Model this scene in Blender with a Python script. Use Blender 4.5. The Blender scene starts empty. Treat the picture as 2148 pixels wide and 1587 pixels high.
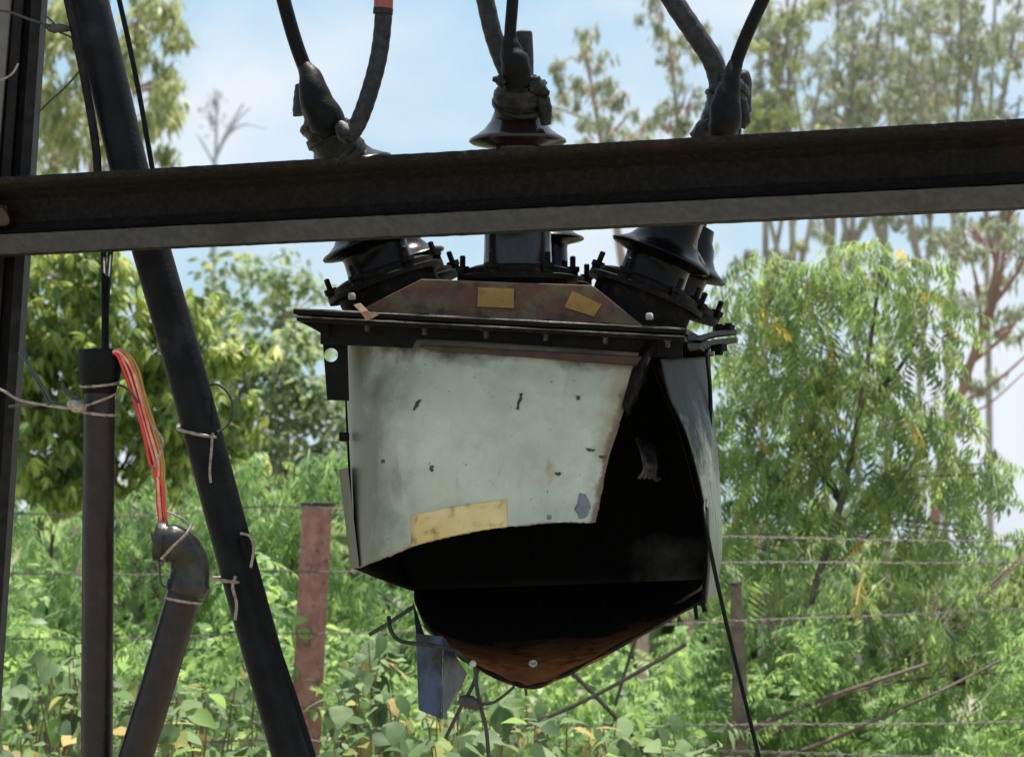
import bpy, bmesh, math, random
import numpy as np
from mathutils import Vector, Matrix

random.seed(7); rng = np.random.default_rng(7)
scene = bpy.context.scene
COL = scene.collection
R = math.radians

# ------------------------------------------------------------------ camera, world, sun, exposure
FPX, CX, CY, EYE = 7500.0, 1074.0, 793.5, 1.6
PITCH = (1215 - CY) / FPX
cam_data = bpy.data.cameras.new('camera'); cam = bpy.data.objects.new('camera', cam_data); COL.objects.link(cam)
cam.location = (0, 0, EYE); cam.rotation_euler = (math.pi/2 + PITCH, 0, 0)
cam_data.sensor_width = 36.0; cam_data.lens = 36.0 * FPX / 2148.0
cam_data.clip_start = 0.1; cam_data.clip_end = 6000
cam_data.dof.use_dof = True; cam_data.dof.focus_distance = 6.95; cam_data.dof.aperture_fstop = 11.0
scene.camera = cam

SUN_EL, SUN_AZ = R(70), R(25)      # azimuth measured clockwise from +Y (the viewing direction)
sun_dir = Vector((math.sin(SUN_AZ)*math.cos(SUN_EL), math.cos(SUN_AZ)*math.cos(SUN_EL), math.sin(SUN_EL)))
ld = bpy.data.lights.new('sun', 'SUN'); ld.energy = 5.0; ld.angle = R(2.5); ld.color = (1.0, 0.95, 0.87)
sun = bpy.data.objects.new('sun', ld); COL.objects.link(sun)
sun.rotation_euler = sun_dir.to_track_quat('Z', 'Y').to_euler()

world = bpy.data.worlds.new('World'); scene.world = world; world.use_nodes = True
wn, wl = world.node_tree.nodes, world.node_tree.links
wn.clear()
w_out = wn.new('ShaderNodeOutputWorld'); w_bg = wn.new('ShaderNodeBackground')
w_sky = wn.new('ShaderNodeTexSky'); w_sky.sky_type = 'NISHITA'; w_sky.sun_disc = False
w_sky.sun_elevation = SUN_EL; w_sky.sun_rotation = SUN_AZ; w_sky.dust_density = 1.2; w_sky.air_density = 1.0
w_tc = wn.new('ShaderNodeTexCoord'); w_map = wn.new('ShaderNodeMapping')
w_map.inputs['Location'].default_value = (4.4, 2.2, 0.6); w_map.inputs['Scale'].default_value = (1, 1, 1.5)
w_no = wn.new('ShaderNodeTexNoise'); w_no.inputs['Scale'].default_value = 10.0; w_no.inputs['Detail'].default_value = 6; w_no.inputs['Roughness'].default_value = 0.48
w_rp = wn.new('ShaderNodeValToRGB'); w_rp.color_ramp.elements[0].position = 0.40; w_rp.color_ramp.elements[1].position = 0.62
w_mx = wn.new('ShaderNodeMix'); w_mx.data_type = 'RGBA'
w_mx.inputs[7].default_value = (7.9, 8.5, 9.2, 1)       # bright cloud
w_ad = wn.new('ShaderNodeMix'); w_ad.data_type = 'RGBA'; w_ad.inputs[0].default_value = 0.62
w_ad.inputs[7].default_value = (5.0, 7.6, 9.7, 1)       # thin high veil over the blue
wl.new(w_tc.outputs['Generated'], w_map.inputs[0]); wl.new(w_map.outputs[0], w_no.inputs[0])
wl.new(w_no.outputs[0], w_rp.inputs[0]); wl.new(w_rp.outputs[0], w_mx.inputs[0])
wl.new(w_sky.outputs[0], w_ad.inputs[6]); wl.new(w_ad.outputs[2], w_mx.inputs[6]); wl.new(w_mx.outputs[2], w_bg.inputs[0])
w_bg.inputs[1].default_value = 0.06
wl.new(w_bg.outputs[0], w_out.inputs[0])

vs = scene.view_settings
vs.view_transform = 'Standard'; vs.look = 'None'; vs.gamma = 1.0; vs.use_curve_mapping = False; vs.exposure = 0.85
scene.cycles.max_bounces = 8; scene.cycles.transparent_max_bounces = 4
scene.cycles.sample_clamp_indirect = 4.0

# ------------------------------------------------------------------ helpers
def P(px, py, Y):
    """point on the sight line of photograph pixel (px, py) at distance Y in front of the camera"""
    c, s = math.cos(PITCH), math.sin(PITCH)
    rx, uz = (px - CX)/FPX, (CY - py)/FPX
    d = Vector((rx, c - uz*s, s + uz*c))
    return Vector((0, 0, EYE)) + d*(Y/d.y)
def PX(n, Y=7.0): return n*Y/FPX          # n photograph pixels in metres at distance Y

def tag(o, label=None, cat=None, group=None, kind=None):
    if label: o['label'] = label
    if cat: o['category'] = cat
    if group: o['group'] = group
    if kind: o['kind'] = kind
    return o
def empty(name, loc, label=None, cat=None, group=None):
    o = bpy.data.objects.new(name, None); COL.objects.link(o); o.location = loc; o.empty_display_size = .1
    return tag(o, label, cat, group)
def link(name, me, mat=None, parent=None):
    """links a mesh given in world coordinates; below a parent the coordinates become local to the thing"""
    if mat is not None and not me.materials: me.materials.append(mat)
    o = bpy.data.objects.new(name, me); COL.objects.link(o)
    if parent is not None:
        o.parent = parent
        root = parent; off = Vector(parent.location)
        while root.parent is not None:
            root = root.parent; off += Vector(root.location)
        o.location = -off
    return o
def rebase(o):
    """moves a mesh object's origin to its own middle"""
    me = o.data; c = sum((v.co for v in me.vertices), Vector())/max(1, len(me.vertices))
    me.transform(Matrix.Translation(-c)); o.location = Vector(o.location) + c
    return o
def mesh_np(name, verts, faces, smooth=False, tint=None):
    me = bpy.data.meshes.new(name)
    me.from_pydata([tuple(v) for v in verts], [], [tuple(f) for f in faces]); me.update()
    if smooth: me.polygons.foreach_set('use_smooth', [True]*len(me.polygons))
    if tint is not None:
        a = me.attributes.new('tint', 'FLOAT', 'POINT'); a.data.foreach_set('value', np.asarray(tint, dtype=np.float32))
    return me
def quads_np(name, V, F, tint=None, smooth=False):
    """fast mesh from numpy arrays, all faces with the same corner count"""
    me = bpy.data.meshes.new(name); n = F.shape[1]
    me.vertices.add(len(V)); me.vertices.foreach_set('co', V.astype(np.float32).ravel())
    me.loops.add(F.size); me.loops.foreach_set('vertex_index', F.astype(np.int32).ravel())
    me.polygons.add(len(F)); me.polygons.foreach_set('loop_start', np.arange(0, F.size, n, dtype=np.int32))
    me.update(calc_edges=True); me.validate()
    if smooth: me.polygons.foreach_set('use_smooth', [True]*len(me.polygons))
    if tint is not None:
        a = me.attributes.new('tint', 'FLOAT', 'POINT'); a.data.foreach_set('value', tint.astype(np.float32))
    return me
def catmull(pts, n):
    """n+1 samples of a smooth curve through the points"""
    p = np.array([list(q) for q in pts], dtype=float)
    if len(p) == 2: return [p[0] + (p[1]-p[0])*i/n for i in range(n+1)]
    ext = np.vstack([2*p[0]-p[1], p, 2*p[-1]-p[-2]]); m = len(p)-1; out = []
    for i in range(n+1):
        t = i/n*m; k = min(int(t), m-1); f = t-k
        a, b, c, d = ext[k], ext[k+1], ext[k+2], ext[k+3]
        out.append(.5*((2*b) + (-a+c)*f + (2*a-5*b+4*c-d)*f*f + (-a+3*b-3*c+d)*f**3))
    return out
def tube_data(path, rad, seg=10, caps=True):
    """rings along a list of points; rad is a number or a function of (t, angle)"""
    pts = [Vector(p) for p in path]; n = len(pts); V, F = [], []
    ref = None
    for i, p in enumerate(pts):
        t = (pts[min(i+1, n-1)] - pts[max(i-1, 0)]).normalized()
        if ref is None:
            ref = Vector((0, -1, 0)) if abs(t.y) < .9 else Vector((0, 0, 1))
        x = (ref - t*ref.dot(t)).normalized(); y = t.cross(x); ref = x
        for k in range(seg):
            a = 2*math.pi*k/seg
            r = rad(i/(n-1), a) if callable(rad) else rad
            V.append(p + x*(math.cos(a)*r) + y*(math.sin(a)*r))
    for i in range(n-1):
        for k in range(seg):
            k2 = (k+1) % seg
            F.append((i*seg+k, i*seg+k2, (i+1)*seg+k2, (i+1)*seg+k))
    if caps:
        F.append(tuple(range(seg))[::-1]); F.append(tuple((n-1)*seg+k for k in range(seg)))
    return V, F
class MB:
    """collects shapes into one mesh"""
    def __init__(s): s.V, s.F = [], []
    def add(s, V, F):
        o = len(s.V); s.V += [Vector(v) for v in V]; s.F += [tuple(i+o for i in f) for f in F]; return s
    def tube(s, path, rad, seg=10, caps=True): return s.add(*tube_data(path, rad, seg, caps))
    def hexa(s, c8):
        """box from eight corners: four of the lower ring, four of the upper ring"""
        return s.add(c8, [(3,2,1,0), (4,5,6,7), (0,1,5,4), (1,2,6,5), (2,3,7,6), (3,0,4,7)])
    def box(s, c, size, m=None):
        h = Vector(size)/2; L = [(-1,-1,-1),(1,-1,-1),(1,1,-1),(-1,1,-1),(-1,-1,1),(1,-1,1),(1,1,1),(-1,1,1)]
        M = m or Matrix.Identity(3)
        return s.hexa([Vector(c) + M @ Vector((a*h.x, b*h.y, d*h.z)) for a, b, d in L])
    def lathe(s, base, axis, prof, seg=28):
        """profile of (radius, height) turned round an axis"""
        ax = Vector(axis).normalized(); x = ax.orthogonal().normalized(); y = ax.cross(x); V, F = [], []
        for r, h in prof:
            for k in range(seg):
                a = 2*math.pi*k/seg; V.append(Vector(base) + ax*h + x*(math.cos(a)*r) + y*(math.sin(a)*r))
        n = len(prof)
        for i in range(n-1):
            for k in range(seg):
                k2 = (k+1) % seg; F.append((i*seg+k, i*seg+k2, (i+1)*seg+k2, (i+1)*seg+k))
        F.append(tuple(range(seg))[::-1]); F.append(tuple((n-1)*seg+k for k in range(seg)))
        return s.add(V, F)
    def build(s, name, mat, parent=None, smooth=False, bevel=0.0, rough=0.0):
        me = mesh_np(name, s.V, s.F, smooth)
        bm = bmesh.new(); bm.from_mesh(me)
        bmesh.ops.recalc_face_normals(bm, faces=bm.faces)
        if bevel:
            es = [e for e in bm.edges if len(e.link_faces) == 2 and e.calc_face_angle(0) > R(35)]
            bmesh.ops.bevel(bm, geom=es, offset=bevel, segments=2, affect='EDGES', profile=.6)
        if smooth:
            for e in bm.edges:
                if len(e.link_faces) == 2 and e.calc_face_angle(0) > R(48): e.smooth = False
        if rough:
            for v in bm.verts: v.co += Vector((random.gauss(0, rough), random.gauss(0, rough), random.gauss(0, rough)))
        bm.to_mesh(me); bm.free()
        o = link(name, me, mat, parent)
        if parent is None: rebase(o)
        return o

# ------------------------------------------------------------------ materials
def new_mat(name):
    m = bpy.data.materials.new(name); m.use_nodes = True
    n, l = m.node_tree.nodes, m.node_tree.links
    return m, n, l, n['Principled BSDF']
def noise(n, l, scale, detail=5, rough=.55, src=None, sc=(1, 1, 1), dist=0.0):
    t = n.new('ShaderNodeTexNoise'); t.inputs['Scale'].default_value = scale; t.inputs['Detail'].default_value = detail
    t.inputs['Roughness'].default_value = rough; t.inputs['Distortion'].default_value = dist
    mp = n.new('ShaderNodeMapping'); mp.inputs['Scale'].default_value = sc
    if src is None:
        src = n.new('ShaderNodeTexCoord').outputs['Object']
    l.new(src, mp.inputs[0]); l.new(mp.outputs[0], t.inputs[0]); return t.outputs[0]
def ramp(n, l, src, stops):
    r = n.new('ShaderNodeValToRGB'); e = r.color_ramp.elements
    while len(e) < len(stops): e.new(.5)
    for k, (p, c) in enumerate(stops):
        e[k].position = p; e[k].color = (c, c, c, 1) if not isinstance(c, tuple) else (*c, 1)
    l.new(src, r.inputs[0]); return r.outputs[0]
def mixc(n, l, fac, a, b):
    m = n.new('ShaderNodeMix'); m.data_type = 'RGBA'
    if isinstance(fac, float): m.inputs[0].default_value = fac
    else: l.new(fac, m.inputs[0])
    for s, v in ((6, a), (7, b)):
        if isinstance(v, tuple): m.inputs[s].default_value = (*v, 1)
        else: l.new(v, m.inputs[s])
    return m.outputs[2]
def math_n(n, l, op, a, b=0.5):
    m = n.new('ShaderNodeMath'); m.operation = op
    for k, v in enumerate((a, b)):
        if isinstance(v, (int, float)): m.inputs[k].default_value = v
        else: l.new(v, m.inputs[k])
    return m.outputs[0]
def bump(n, l, bs, h, strength, dist=.002):
    b = n.new('ShaderNodeBump'); b.inputs['Strength'].default_value = strength; b.inputs['Distance'].default_value = dist
    l.new(h, b.inputs['Height']); l.new(b.outputs[0], bs.inputs['Normal'])
def pbr(name, c1, c2=None, scale=30, rough=.5, bmp=.3, bscale=None, metallic=0, spec=.5, lo=.4, hi=.65, c3=None, scale3=9, lo3=.55, hi3=.7, bdist=.002):
    m, n, l, bs = new_mat(name)
    bs.inputs['Roughness'].default_value = rough; bs.inputs['Metallic'].default_value = metallic
    bs.inputs['Specular IOR Level'].default_value = spec
    col = c1
    if c2:
        col = mixc(n, l, ramp(n, l, noise(n, l, scale), [(lo, 0.0), (hi, 1.0)]), c1, c2)
    if c3:
        col = mixc(n, l, ramp(n, l, noise(n, l, scale3, 6, .62), [(lo3, 0.0), (hi3, 1.0)]), col, c3)
    if isinstance(col, tuple): bs.inputs['Base Color'].default_value = (*col, 1)
    else: l.new(col, bs.inputs['Base Color'])
    rn = noise(n, l, (bscale or scale)*1.3)
    rr = n.new('ShaderNodeMapRange'); rr.inputs[3].default_value = max(.02, rough-.13); rr.inputs[4].default_value = min(1, rough+.13)
    l.new(rn, rr.inputs[0]); l.new(rr.outputs[0], bs.inputs['Roughness'])
    if bmp: bump(n, l, bs, noise(n, l, bscale or scale*3), bmp, bdist)
    return m

M = {}
M['beam'] = pbr('weathered_black_steel', (.010, .0085, .008), (.021, .0175, .016), 90, .7, 1.0, 200, spec=.12, c3=(.034, .019, .014), scale3=6, lo3=.62, hi3=.75, bdist=.003)
M['beam_bounce'] = pbr('bounce_lit_grey_steel', (.047, .047, .051), (.066, .065, .069), 60, .7, .5, 220, spec=.2, c3=(.03, .026, .024), scale3=9, lo3=.55, hi3=.72)  # paler grey: ground bounce on the lower lip painted into the colour
M['bolt'] = pbr('greasy_bolt_steel', (.022, .018, .016), (.075, .06, .05), 70, .45, .4, 120, spec=.4, lo=.5, hi=.7)
M['worn_edge_glint'] = pbr('bare_worn_edge_glint', (.14, .125, .11), (.035, .028, .024), 38, .5, .5, 120, lo=.42, hi=.6)  # pale tone also paints the highlight along the worn flange edges
M['black'] = pbr('oily_black_steel', (.0025, .0025, .003), (.007, .006, .0055), 40, .5, .5, 120, spec=.12)
M['rusty_black'] = pbr('rust_flecked_black_steel', (.003, .0028, .0026), (.036, .020, .015), 55, .6, .6, 120, spec=.13, lo=.52, hi=.78)
M['porcelain'] = pbr('brown_glazed_porcelain', (.016, .0085, .0075), (.009, .0065, .0065), 12, .2, .06, 60, spec=.4)
M['porcelain_black'] = pbr('sooty_glazed_porcelain', (.002, .002, .0026), (.005, .004, .004), 18, .26, .1, 60, spec=.13)
M['rubber'] = pbr('black_rubber', (.0022, .0022, .0025), (.006, .006, .006), 60, .5, .6, 110, spec=.13)
M['tape'] = pbr('grimy_wrapping_tape', (.003, .003, .003), (.03, .026, .022), 40, .5, 1.0, 90, spec=.3, lo=.45, hi=.72)
M['cable_grey'] = pbr('grey_corrugated_cable', (.014, .0145, .016), (.034, .034, .034), 70, .6, .5, 160, spec=.25)
M['red_band'] = pbr('red_cable_band', (.32, .06, .035), (.22, .05, .04), 60, .5, .3)
M['pvc'] = pbr('brown_black_pipe', (.0105, .0050, .0042), (.020, .0098, .0082), 35, .36, .5, 140, spec=.35, c3=(.032, .022, .019), scale3=24, lo3=.6, hi3=.8)
M['elbow'] = pbr('olive_black_pipe_fitting', (.006, .0055, .0045), (.038, .033, .021), 40, .34, .8, 45, spec=.45, lo=.46, hi=.7)
M['strut'] = pbr('dark_grey_painted_tube', (.0035, .004, .005), (.009, .0105, .0125), 16, .55, .5, 120, spec=.15, c3=(.032, .037, .043), scale3=7, lo3=.58, hi3=.8)
M['post'] = pbr('brown_black_rail_steel', (.009, .008, .008), (.022, .018, .017), 30, .65, .6, 120, spec=.15)
M['post_light'] = pbr('pale_worn_steel', (.13, .115, .105), (.085, .075, .07), 30, .6, .5, 120)
M['fence_post'] = pbr('rust_brown_iron', (.29, .12, .098), (.37, .19, .155), 26, .75, .7, 90, c3=(.09, .05, .045), scale3=30)
M['old_post'] = pbr('weathered_fence_stake', (.20, .15, .11), (.11, .085, .07), 25, .85, .7, 80)
M['wire'] = pbr('dull_galvanised_wire', (.13, .10, .085), (.08, .06, .05), 40, .6, .3)
M['tie'] = pbr('pale_binding_wire', (.33, .265, .215), (.15, .12, .10), 70, .55, .3)
M['dark_wire'] = pbr('dark_binding_wire', (.028, .027, .027), (.05, .045, .04), 45, .55, .3)
M['red'] = pbr('red_insulation', (.62, .035, .025), (.50, .03, .03), 40, .35, .1)
M['orange'] = pbr('orange_insulation', (.58, .12, .025), (.45, .12, .04), 40, .38, .1)
M['ochre'] = pbr('ochre_insulation', (.42, .22, .04), (.32, .17, .05), 40, .4, .1)
M['pink'] = pbr('pink_highlight_insulation', (.74, .36, .27), (.64, .12, .08), 40, .4, .1)  # pale wires stand in for highlights on the red cables
M['soot'] = pbr('soot_black_inside', (.0035, .0035, .0035), (.007, .0065, .006), 14, .8, .5, 60, spec=.08)
M['sticker'] = pbr('faded_yellow_sticker', (.60, .45, .17), (.68, .55, .27), 20, .55, .2, 80, c3=(.26, .17, .07), scale3=38, lo3=.52, hi3=.7)
M['sticker_old'] = pbr('ochre_sticker', (.36, .21, .045), (.29, .17, .05), 35, .6, .3, 80, c3=(.16, .1, .04), scale3=50)
M['chip'] = pbr('bare_chipped_metal', (.15, .17, .2), (.10, .11, .13), 40, .5, .4)
M['chip_dark'] = pbr('dark_chipped_paint', (.03, .025, .022), (.06, .045, .035), 60, .6, .4)
M['bracket'] = pbr('blue_grey_bracket', (.05, .075, .135), (.022, .032, .058), 22, .45, .5, 70, c3=(.012, .011, .014), scale3=9, lo3=.44, hi3=.56)
M['pale'] = pbr('pale_worn_nut', (.46, .45, .42), (.30, .28, .26), 60, .5, .2)
M['dry_leaf'] = pbr('dry_leaf', (.33, .20, .12), (.24, .13, .08), 60, .7, .4)
M['bark'] = pbr('grey_brown_bark', (.13, .095, .07), (.075, .055, .042), 18, .85, .8, 50, bdist=.01)
M['bark_pale'] = pbr('pale_eucalyptus_bark', (.40, .31, .25), (.24, .16, .12), 3, .8, .5, 20, bdist=.01)
M['bark_gum'] = pbr('thin_grey_gum_bark', (.36, .33, .29), (.25, .22, .19), 3, .85, .5, 20, bdist=.01)  # bark lightened in place of distance haze
M['bark_dark'] = pbr('dark_twig_bark', (.05, .04, .033), (.09, .07, .055), 20, .85, .6, 60)
M['stem_red'] = pbr('reddish_green_stem', (.16, .10, .045), (.20, .085, .05), 12, .6, .2)
M['bark_far'] = pbr('haze_paled_bark', (.46, .47, .50), (.36, .37, .40), 3, .9, .3)  # paled and cooled: the haze of distance is put into the bark colour

def tank_paint():
    m, n, l, bs = new_mat('weathered_grey_green_paint')
    tc = n.new('ShaderNodeTexCoord'); uv = tc.outputs['UV']; ob = tc.outputs['Object']
    sep = n.new('ShaderNodeSeparateXYZ'); l.new(uv, sep.inputs[0]); u, v = sep.outputs[0], sep.outputs[1]
    col = mixc(n, l, ramp(n, l, noise(n, l, 7, 7, .68, ob), [(.38, 0.0), (.62, 1.0)]), (.38, .405, .335), (.445, .50, .43))
    col = mixc(n, l, ramp(n, l, noise(n, l, 11, 6, .65, ob), [(.48, 0.0), (.74, .65)]), col, (.27, .29, .235))
    # vertical rain streaks of grime
    col = mixc(n, l, ramp(n, l, noise(n, l, 20, 4, .5, uv, (1.6, .12, 1)), [(.58, 0.0), (.8, .4)]), col, (.22, .22, .17))
    # pinholes and specks
    col = mixc(n, l, ramp(n, l, noise(n, l, 85, 3, .6, ob), [(.68, 0.0), (.73, .7)]), col, (.06, .05, .045))
    col = mixc(n, l, ramp(n, l, noise(n, l, 38, 4, .6, ob), [(.69, 0.0), (.735, .7)]), col, (.12, .10, .08))
    n1 = noise(n, l, 26, 6, .7, ob); n2 = noise(n, l, 9, 5, .65, ob)
    # oil and soot that ran from below the lid flange
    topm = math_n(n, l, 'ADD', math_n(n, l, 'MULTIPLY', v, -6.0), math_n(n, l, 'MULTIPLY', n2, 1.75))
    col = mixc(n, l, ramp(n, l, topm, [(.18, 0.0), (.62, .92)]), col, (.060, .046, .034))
    # grime on the corner bend, with the shade of its turned side painted in
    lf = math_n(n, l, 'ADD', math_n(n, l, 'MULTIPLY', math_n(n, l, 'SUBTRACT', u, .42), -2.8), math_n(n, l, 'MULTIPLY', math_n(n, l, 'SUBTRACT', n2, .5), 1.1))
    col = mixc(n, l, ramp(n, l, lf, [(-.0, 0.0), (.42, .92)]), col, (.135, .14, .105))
    oc = math_n(n, l, 'ADD', math_n(n, l, 'MULTIPLY', math_n(n, l, 'SUBTRACT', u, .93), 7.0), math_n(n, l, 'MULTIPLY', math_n(n, l, 'SUBTRACT', .72, v), .55))
    oc = math_n(n, l, 'ADD', oc, math_n(n, l, 'SUBTRACT', n1, .5))
    col = mixc(n, l, ramp(n, l, oc, [(.1, 0.0), (.55, .75)]), col, (.27, .215, .13))
    # rust along the torn right edge and the cut lower edge
    rt = math_n(n, l, 'ADD', math_n(n, l, 'MULTIPLY', math_n(n, l, 'SUBTRACT', u, .975), 16.0), n1)
    col = mixc(n, l, ramp(n, l, rt, [(.50, 0.0), (.72, .9)]), col, (.12, .075, .045))
    bt = math_n(n, l, 'ADD', math_n(n, l, 'MULTIPLY', math_n(n, l, 'SUBTRACT', v, .985), 16.0), n1)
    col = mixc(n, l, ramp(n, l, bt, [(.52, 0.0), (.74, .85)]), col, (.19, .11, .06))
    # a few rusty runs
    run = noise(n, l, 7, 3, .5, uv, (2.2, .35, 1))
    col = mixc(n, l, ramp(n, l, run, [(.66, 0.0), (.76, .6)]), col, (.26, .16, .075))
    l.new(col, bs.inputs['Base Color'])
    bs.inputs['Roughness'].default_value = .48; bs.inputs['Specular IOR Level'].default_value = .4
    bump(n, l, bs, noise(n, l, 38, 5, .6, ob), .25, .003)
    return m
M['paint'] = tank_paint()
def side_paint():
    m, n, l, bs = new_mat('soot_streaked_grey_green_paint')
    tc = n.new('ShaderNodeTexCoord'); sep = n.new('ShaderNodeSeparateXYZ'); l.new(tc.outputs['UV'], sep.inputs[0])
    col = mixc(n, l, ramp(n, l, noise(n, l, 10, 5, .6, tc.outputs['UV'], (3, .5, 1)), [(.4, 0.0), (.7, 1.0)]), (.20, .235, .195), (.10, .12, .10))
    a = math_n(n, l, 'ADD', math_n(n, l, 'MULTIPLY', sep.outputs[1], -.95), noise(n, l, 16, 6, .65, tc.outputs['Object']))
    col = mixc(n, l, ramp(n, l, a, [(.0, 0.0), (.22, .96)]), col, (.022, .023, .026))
    l.new(col, bs.inputs['Base Color']); bs.inputs['Roughness'].default_value = .6; bs.inputs['Specular IOR Level'].default_value = .15
    bump(n, l, bs, noise(n, l, 50, 5, .6, tc.outputs['Object']), .5, .004)
    return m
M['side_paint'] = side_paint()
def floor_rust():
    m, n, l, bs = new_mat('sooty_orange_rust')
    tc = n.new('ShaderNodeTexCoord'); sep = n.new('ShaderNodeSeparateXYZ'); l.new(tc.outputs['UV'], sep.inputs[0])
    u, v = sep.outputs[0], sep.outputs[1]
    n1 = noise(n, l, 9, 6, .68, tc.outputs['Object']); n2 = noise(n, l, 36, 5, .6, tc.outputs['Object'])
    rust = mixc(n, l, ramp(n, l, n2, [(.36, 0.0), (.66, 1.0)]), (.15, .052, .016), (.33, .125, .028))
    rust = mixc(n, l, ramp(n, l, n1, [(.45, 0.0), (.62, .8)]), rust, (.075, .03, .018))
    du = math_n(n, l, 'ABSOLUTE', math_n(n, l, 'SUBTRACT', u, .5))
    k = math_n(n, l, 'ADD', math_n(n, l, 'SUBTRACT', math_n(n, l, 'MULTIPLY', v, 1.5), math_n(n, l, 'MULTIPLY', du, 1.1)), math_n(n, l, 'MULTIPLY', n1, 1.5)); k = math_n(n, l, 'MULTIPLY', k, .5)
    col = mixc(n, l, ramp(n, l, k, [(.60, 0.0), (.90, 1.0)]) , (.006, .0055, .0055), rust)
    l.new(col, bs.inputs['Base Color']); bs.inputs['Roughness'].default_value = .8; bs.inputs['Specular IOR Level'].default_value = .08
    bump(n, l, bs, n2, .6, .003)
    return m
M['floor_rust'] = floor_rust()
def ash_back():
    m, n, l, bs = new_mat('soot_with_ash_smear')
    tc = n.new('ShaderNodeTexCoord'); sep = n.new('ShaderNodeSeparateXYZ'); l.new(tc.outputs['UV'], sep.inputs[0])
    du = math_n(n, l, 'MULTIPLY', math_n(n, l, 'SUBTRACT', sep.outputs[0], .86), 5.5); dv = math_n(n, l, 'MULTIPLY', math_n(n, l, 'SUBTRACT', sep.outputs[1], .92), 5.0)
    d = math_n(n, l, 'ADD', math_n(n, l, 'MULTIPLY', du, du), math_n(n, l, 'MULTIPLY', dv, dv))
    k = math_n(n, l, 'SUBTRACT', noise(n, l, 12, 6, .65, tc.outputs['Object']), math_n(n, l, 'MULTIPLY', d, .5))
    l.new(mixc(n, l, ramp(n, l, k, [(.22, 0.0), (.62, 1.0)]), (.004, .004, .004), (.075, .073, .07)), bs.inputs['Base Color'])
    bs.inputs['Roughness'].default_value = .85; bs.inputs['Specular IOR Level'].default_value = .08; return m
M['soot_ash'] = ash_back()
M['lid'] = pbr('rusty_oil_stained_lid', (.11, .045, .026), (.125, .10, .05), 16, .6, .6, 90, lo=.45, hi=.6, c3=(.03, .02, .018), scale3=28, lo3=.5, hi3=.68)
M['rust_strip'] = pbr('brown_rusted_strip', (.055, .024, .015), (.022, .014, .011), 30, .65, .6, 90)

def foliage(name, stops, trans=.5, rough=.5, gloss=.3, tr_gain=1.9):
    """leaf material: colour picked from the per-leaf tint, thin and translucent"""
    m, n, l, bs = new_mat(name)
    at = n.new('ShaderNodeAttribute'); at.attribute_name = 'tint'
    col = ramp(n, l, at.outputs['Fac'], stops)
    l.new(col, bs.inputs['Base Color']); bs.inputs['Roughness'].default_value = rough; bs.inputs['Specular IOR Level'].default_value = gloss
    tr = n.new('ShaderNodeBsdfTranslucent')
    hs = n.new('ShaderNodeHueSaturation'); hs.inputs['Hue'].default_value = .485; hs.inputs['Value'].default_value = tr_gain; hs.inputs['Saturation'].default_value = .95
    l.new(col, hs.inputs['Color']); l.new(hs.outputs[0], tr.inputs[0])
    mx = n.new('ShaderNodeMixShader'); mx.inputs[0].default_value = trans
    l.new(bs.outputs[0], mx.inputs[1]); l.new(tr.outputs[0], mx.inputs[2])
    l.new(mx.outputs[0], n['Material Output'].inputs[0])
    return m
M['leaf_feather'] = foliage('feathery_green_leaf', [(0, (.115, .18, .08)), (.45, (.19, .275, .10)), (.9, (.25, .36, .10)), (.975, (.30, .35, .10)), (1, (.40, .31, .06))])
M['leaf_bright'] = foliage('bright_young_leaf', [(0, (.11, .19, .075)), (.5, (.18, .31, .10)), (1, (.27, .40, .11))], .4)
M['leaf_mango'] = foliage('drooping_yellow_green_leaf', [(0, (.10, .16, .055)), (.3, (.18, .26, .075)), (.7, (.28, .36, .09)), (1, (.36, .40, .12))], .45, .45, .35)
M['leaf_euca'] = foliage('grey_green_gum_leaf', [(0, (.19, .23, .17)), (.5, (.25, .285, .19)), (1, (.30, .32, .17))], .4, .5, tr_gain=1.4)  # leaf tones lightened to stand in for haze on the gums
M['leaf_euca_y'] = foliage('yellow_green_gum_leaf', [(0, (.19, .23, .11)), (.5, (.26, .30, .13)), (1, (.33, .36, .16))], .35, .5)
M['leaf_broad'] = foliage('broad_matt_leaf', [(0, (.05, .085, .04)), (.35, (.10, .165, .065)), (.7, (.17, .235, .125)), (.9, (.17, .28, .07)), (1, (.32, .27, .10))], .45, .55, .14)
M['leaf_far'] = foliage('mid_green_thicket_leaf', [(0, (.09, .14, .07)), (.6, (.16, .225, .105)), (1, (.25, .30, .12))], .45)
M['ground'] = pbr('dusty_pale_soil', (.30, .26, .20), (.20, .19, .13), .6, .95, .5, 14, c3=(.13, .15, .07), scale3=.35, lo3=.5, hi3=.65, bdist=.03)

# ------------------------------------------------------------------ ground
def make_ground():
    xs = np.concatenate([[-3000, -900, -300, -120], np.linspace(-60, 60, 49), [120, 300, 900, 3000]])
    ys = np.concatenate([[-600, -150, -50], np.linspace(-20, 80, 51), [130, 250, 600, 1500, 4500]])
    g = [[(x, y, (0.05*math.sin(x*.7+1)*math.cos(y*.5) if abs(x) < 70 and -25 < y < 90 else 0)) for x in xs] for y in ys]
    V = [v for row in g for v in row]; w = len(xs)
    F = [(j*w+i, j*w+i+1, (j+1)*w+i+1, (j+1)*w+i) for j in range(len(ys)-1) for i in range(w-1)]
    o = link('ground', mesh_np('ground', V, F, True), M['ground']); tag(o, kind='structure')
make_ground()

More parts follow.
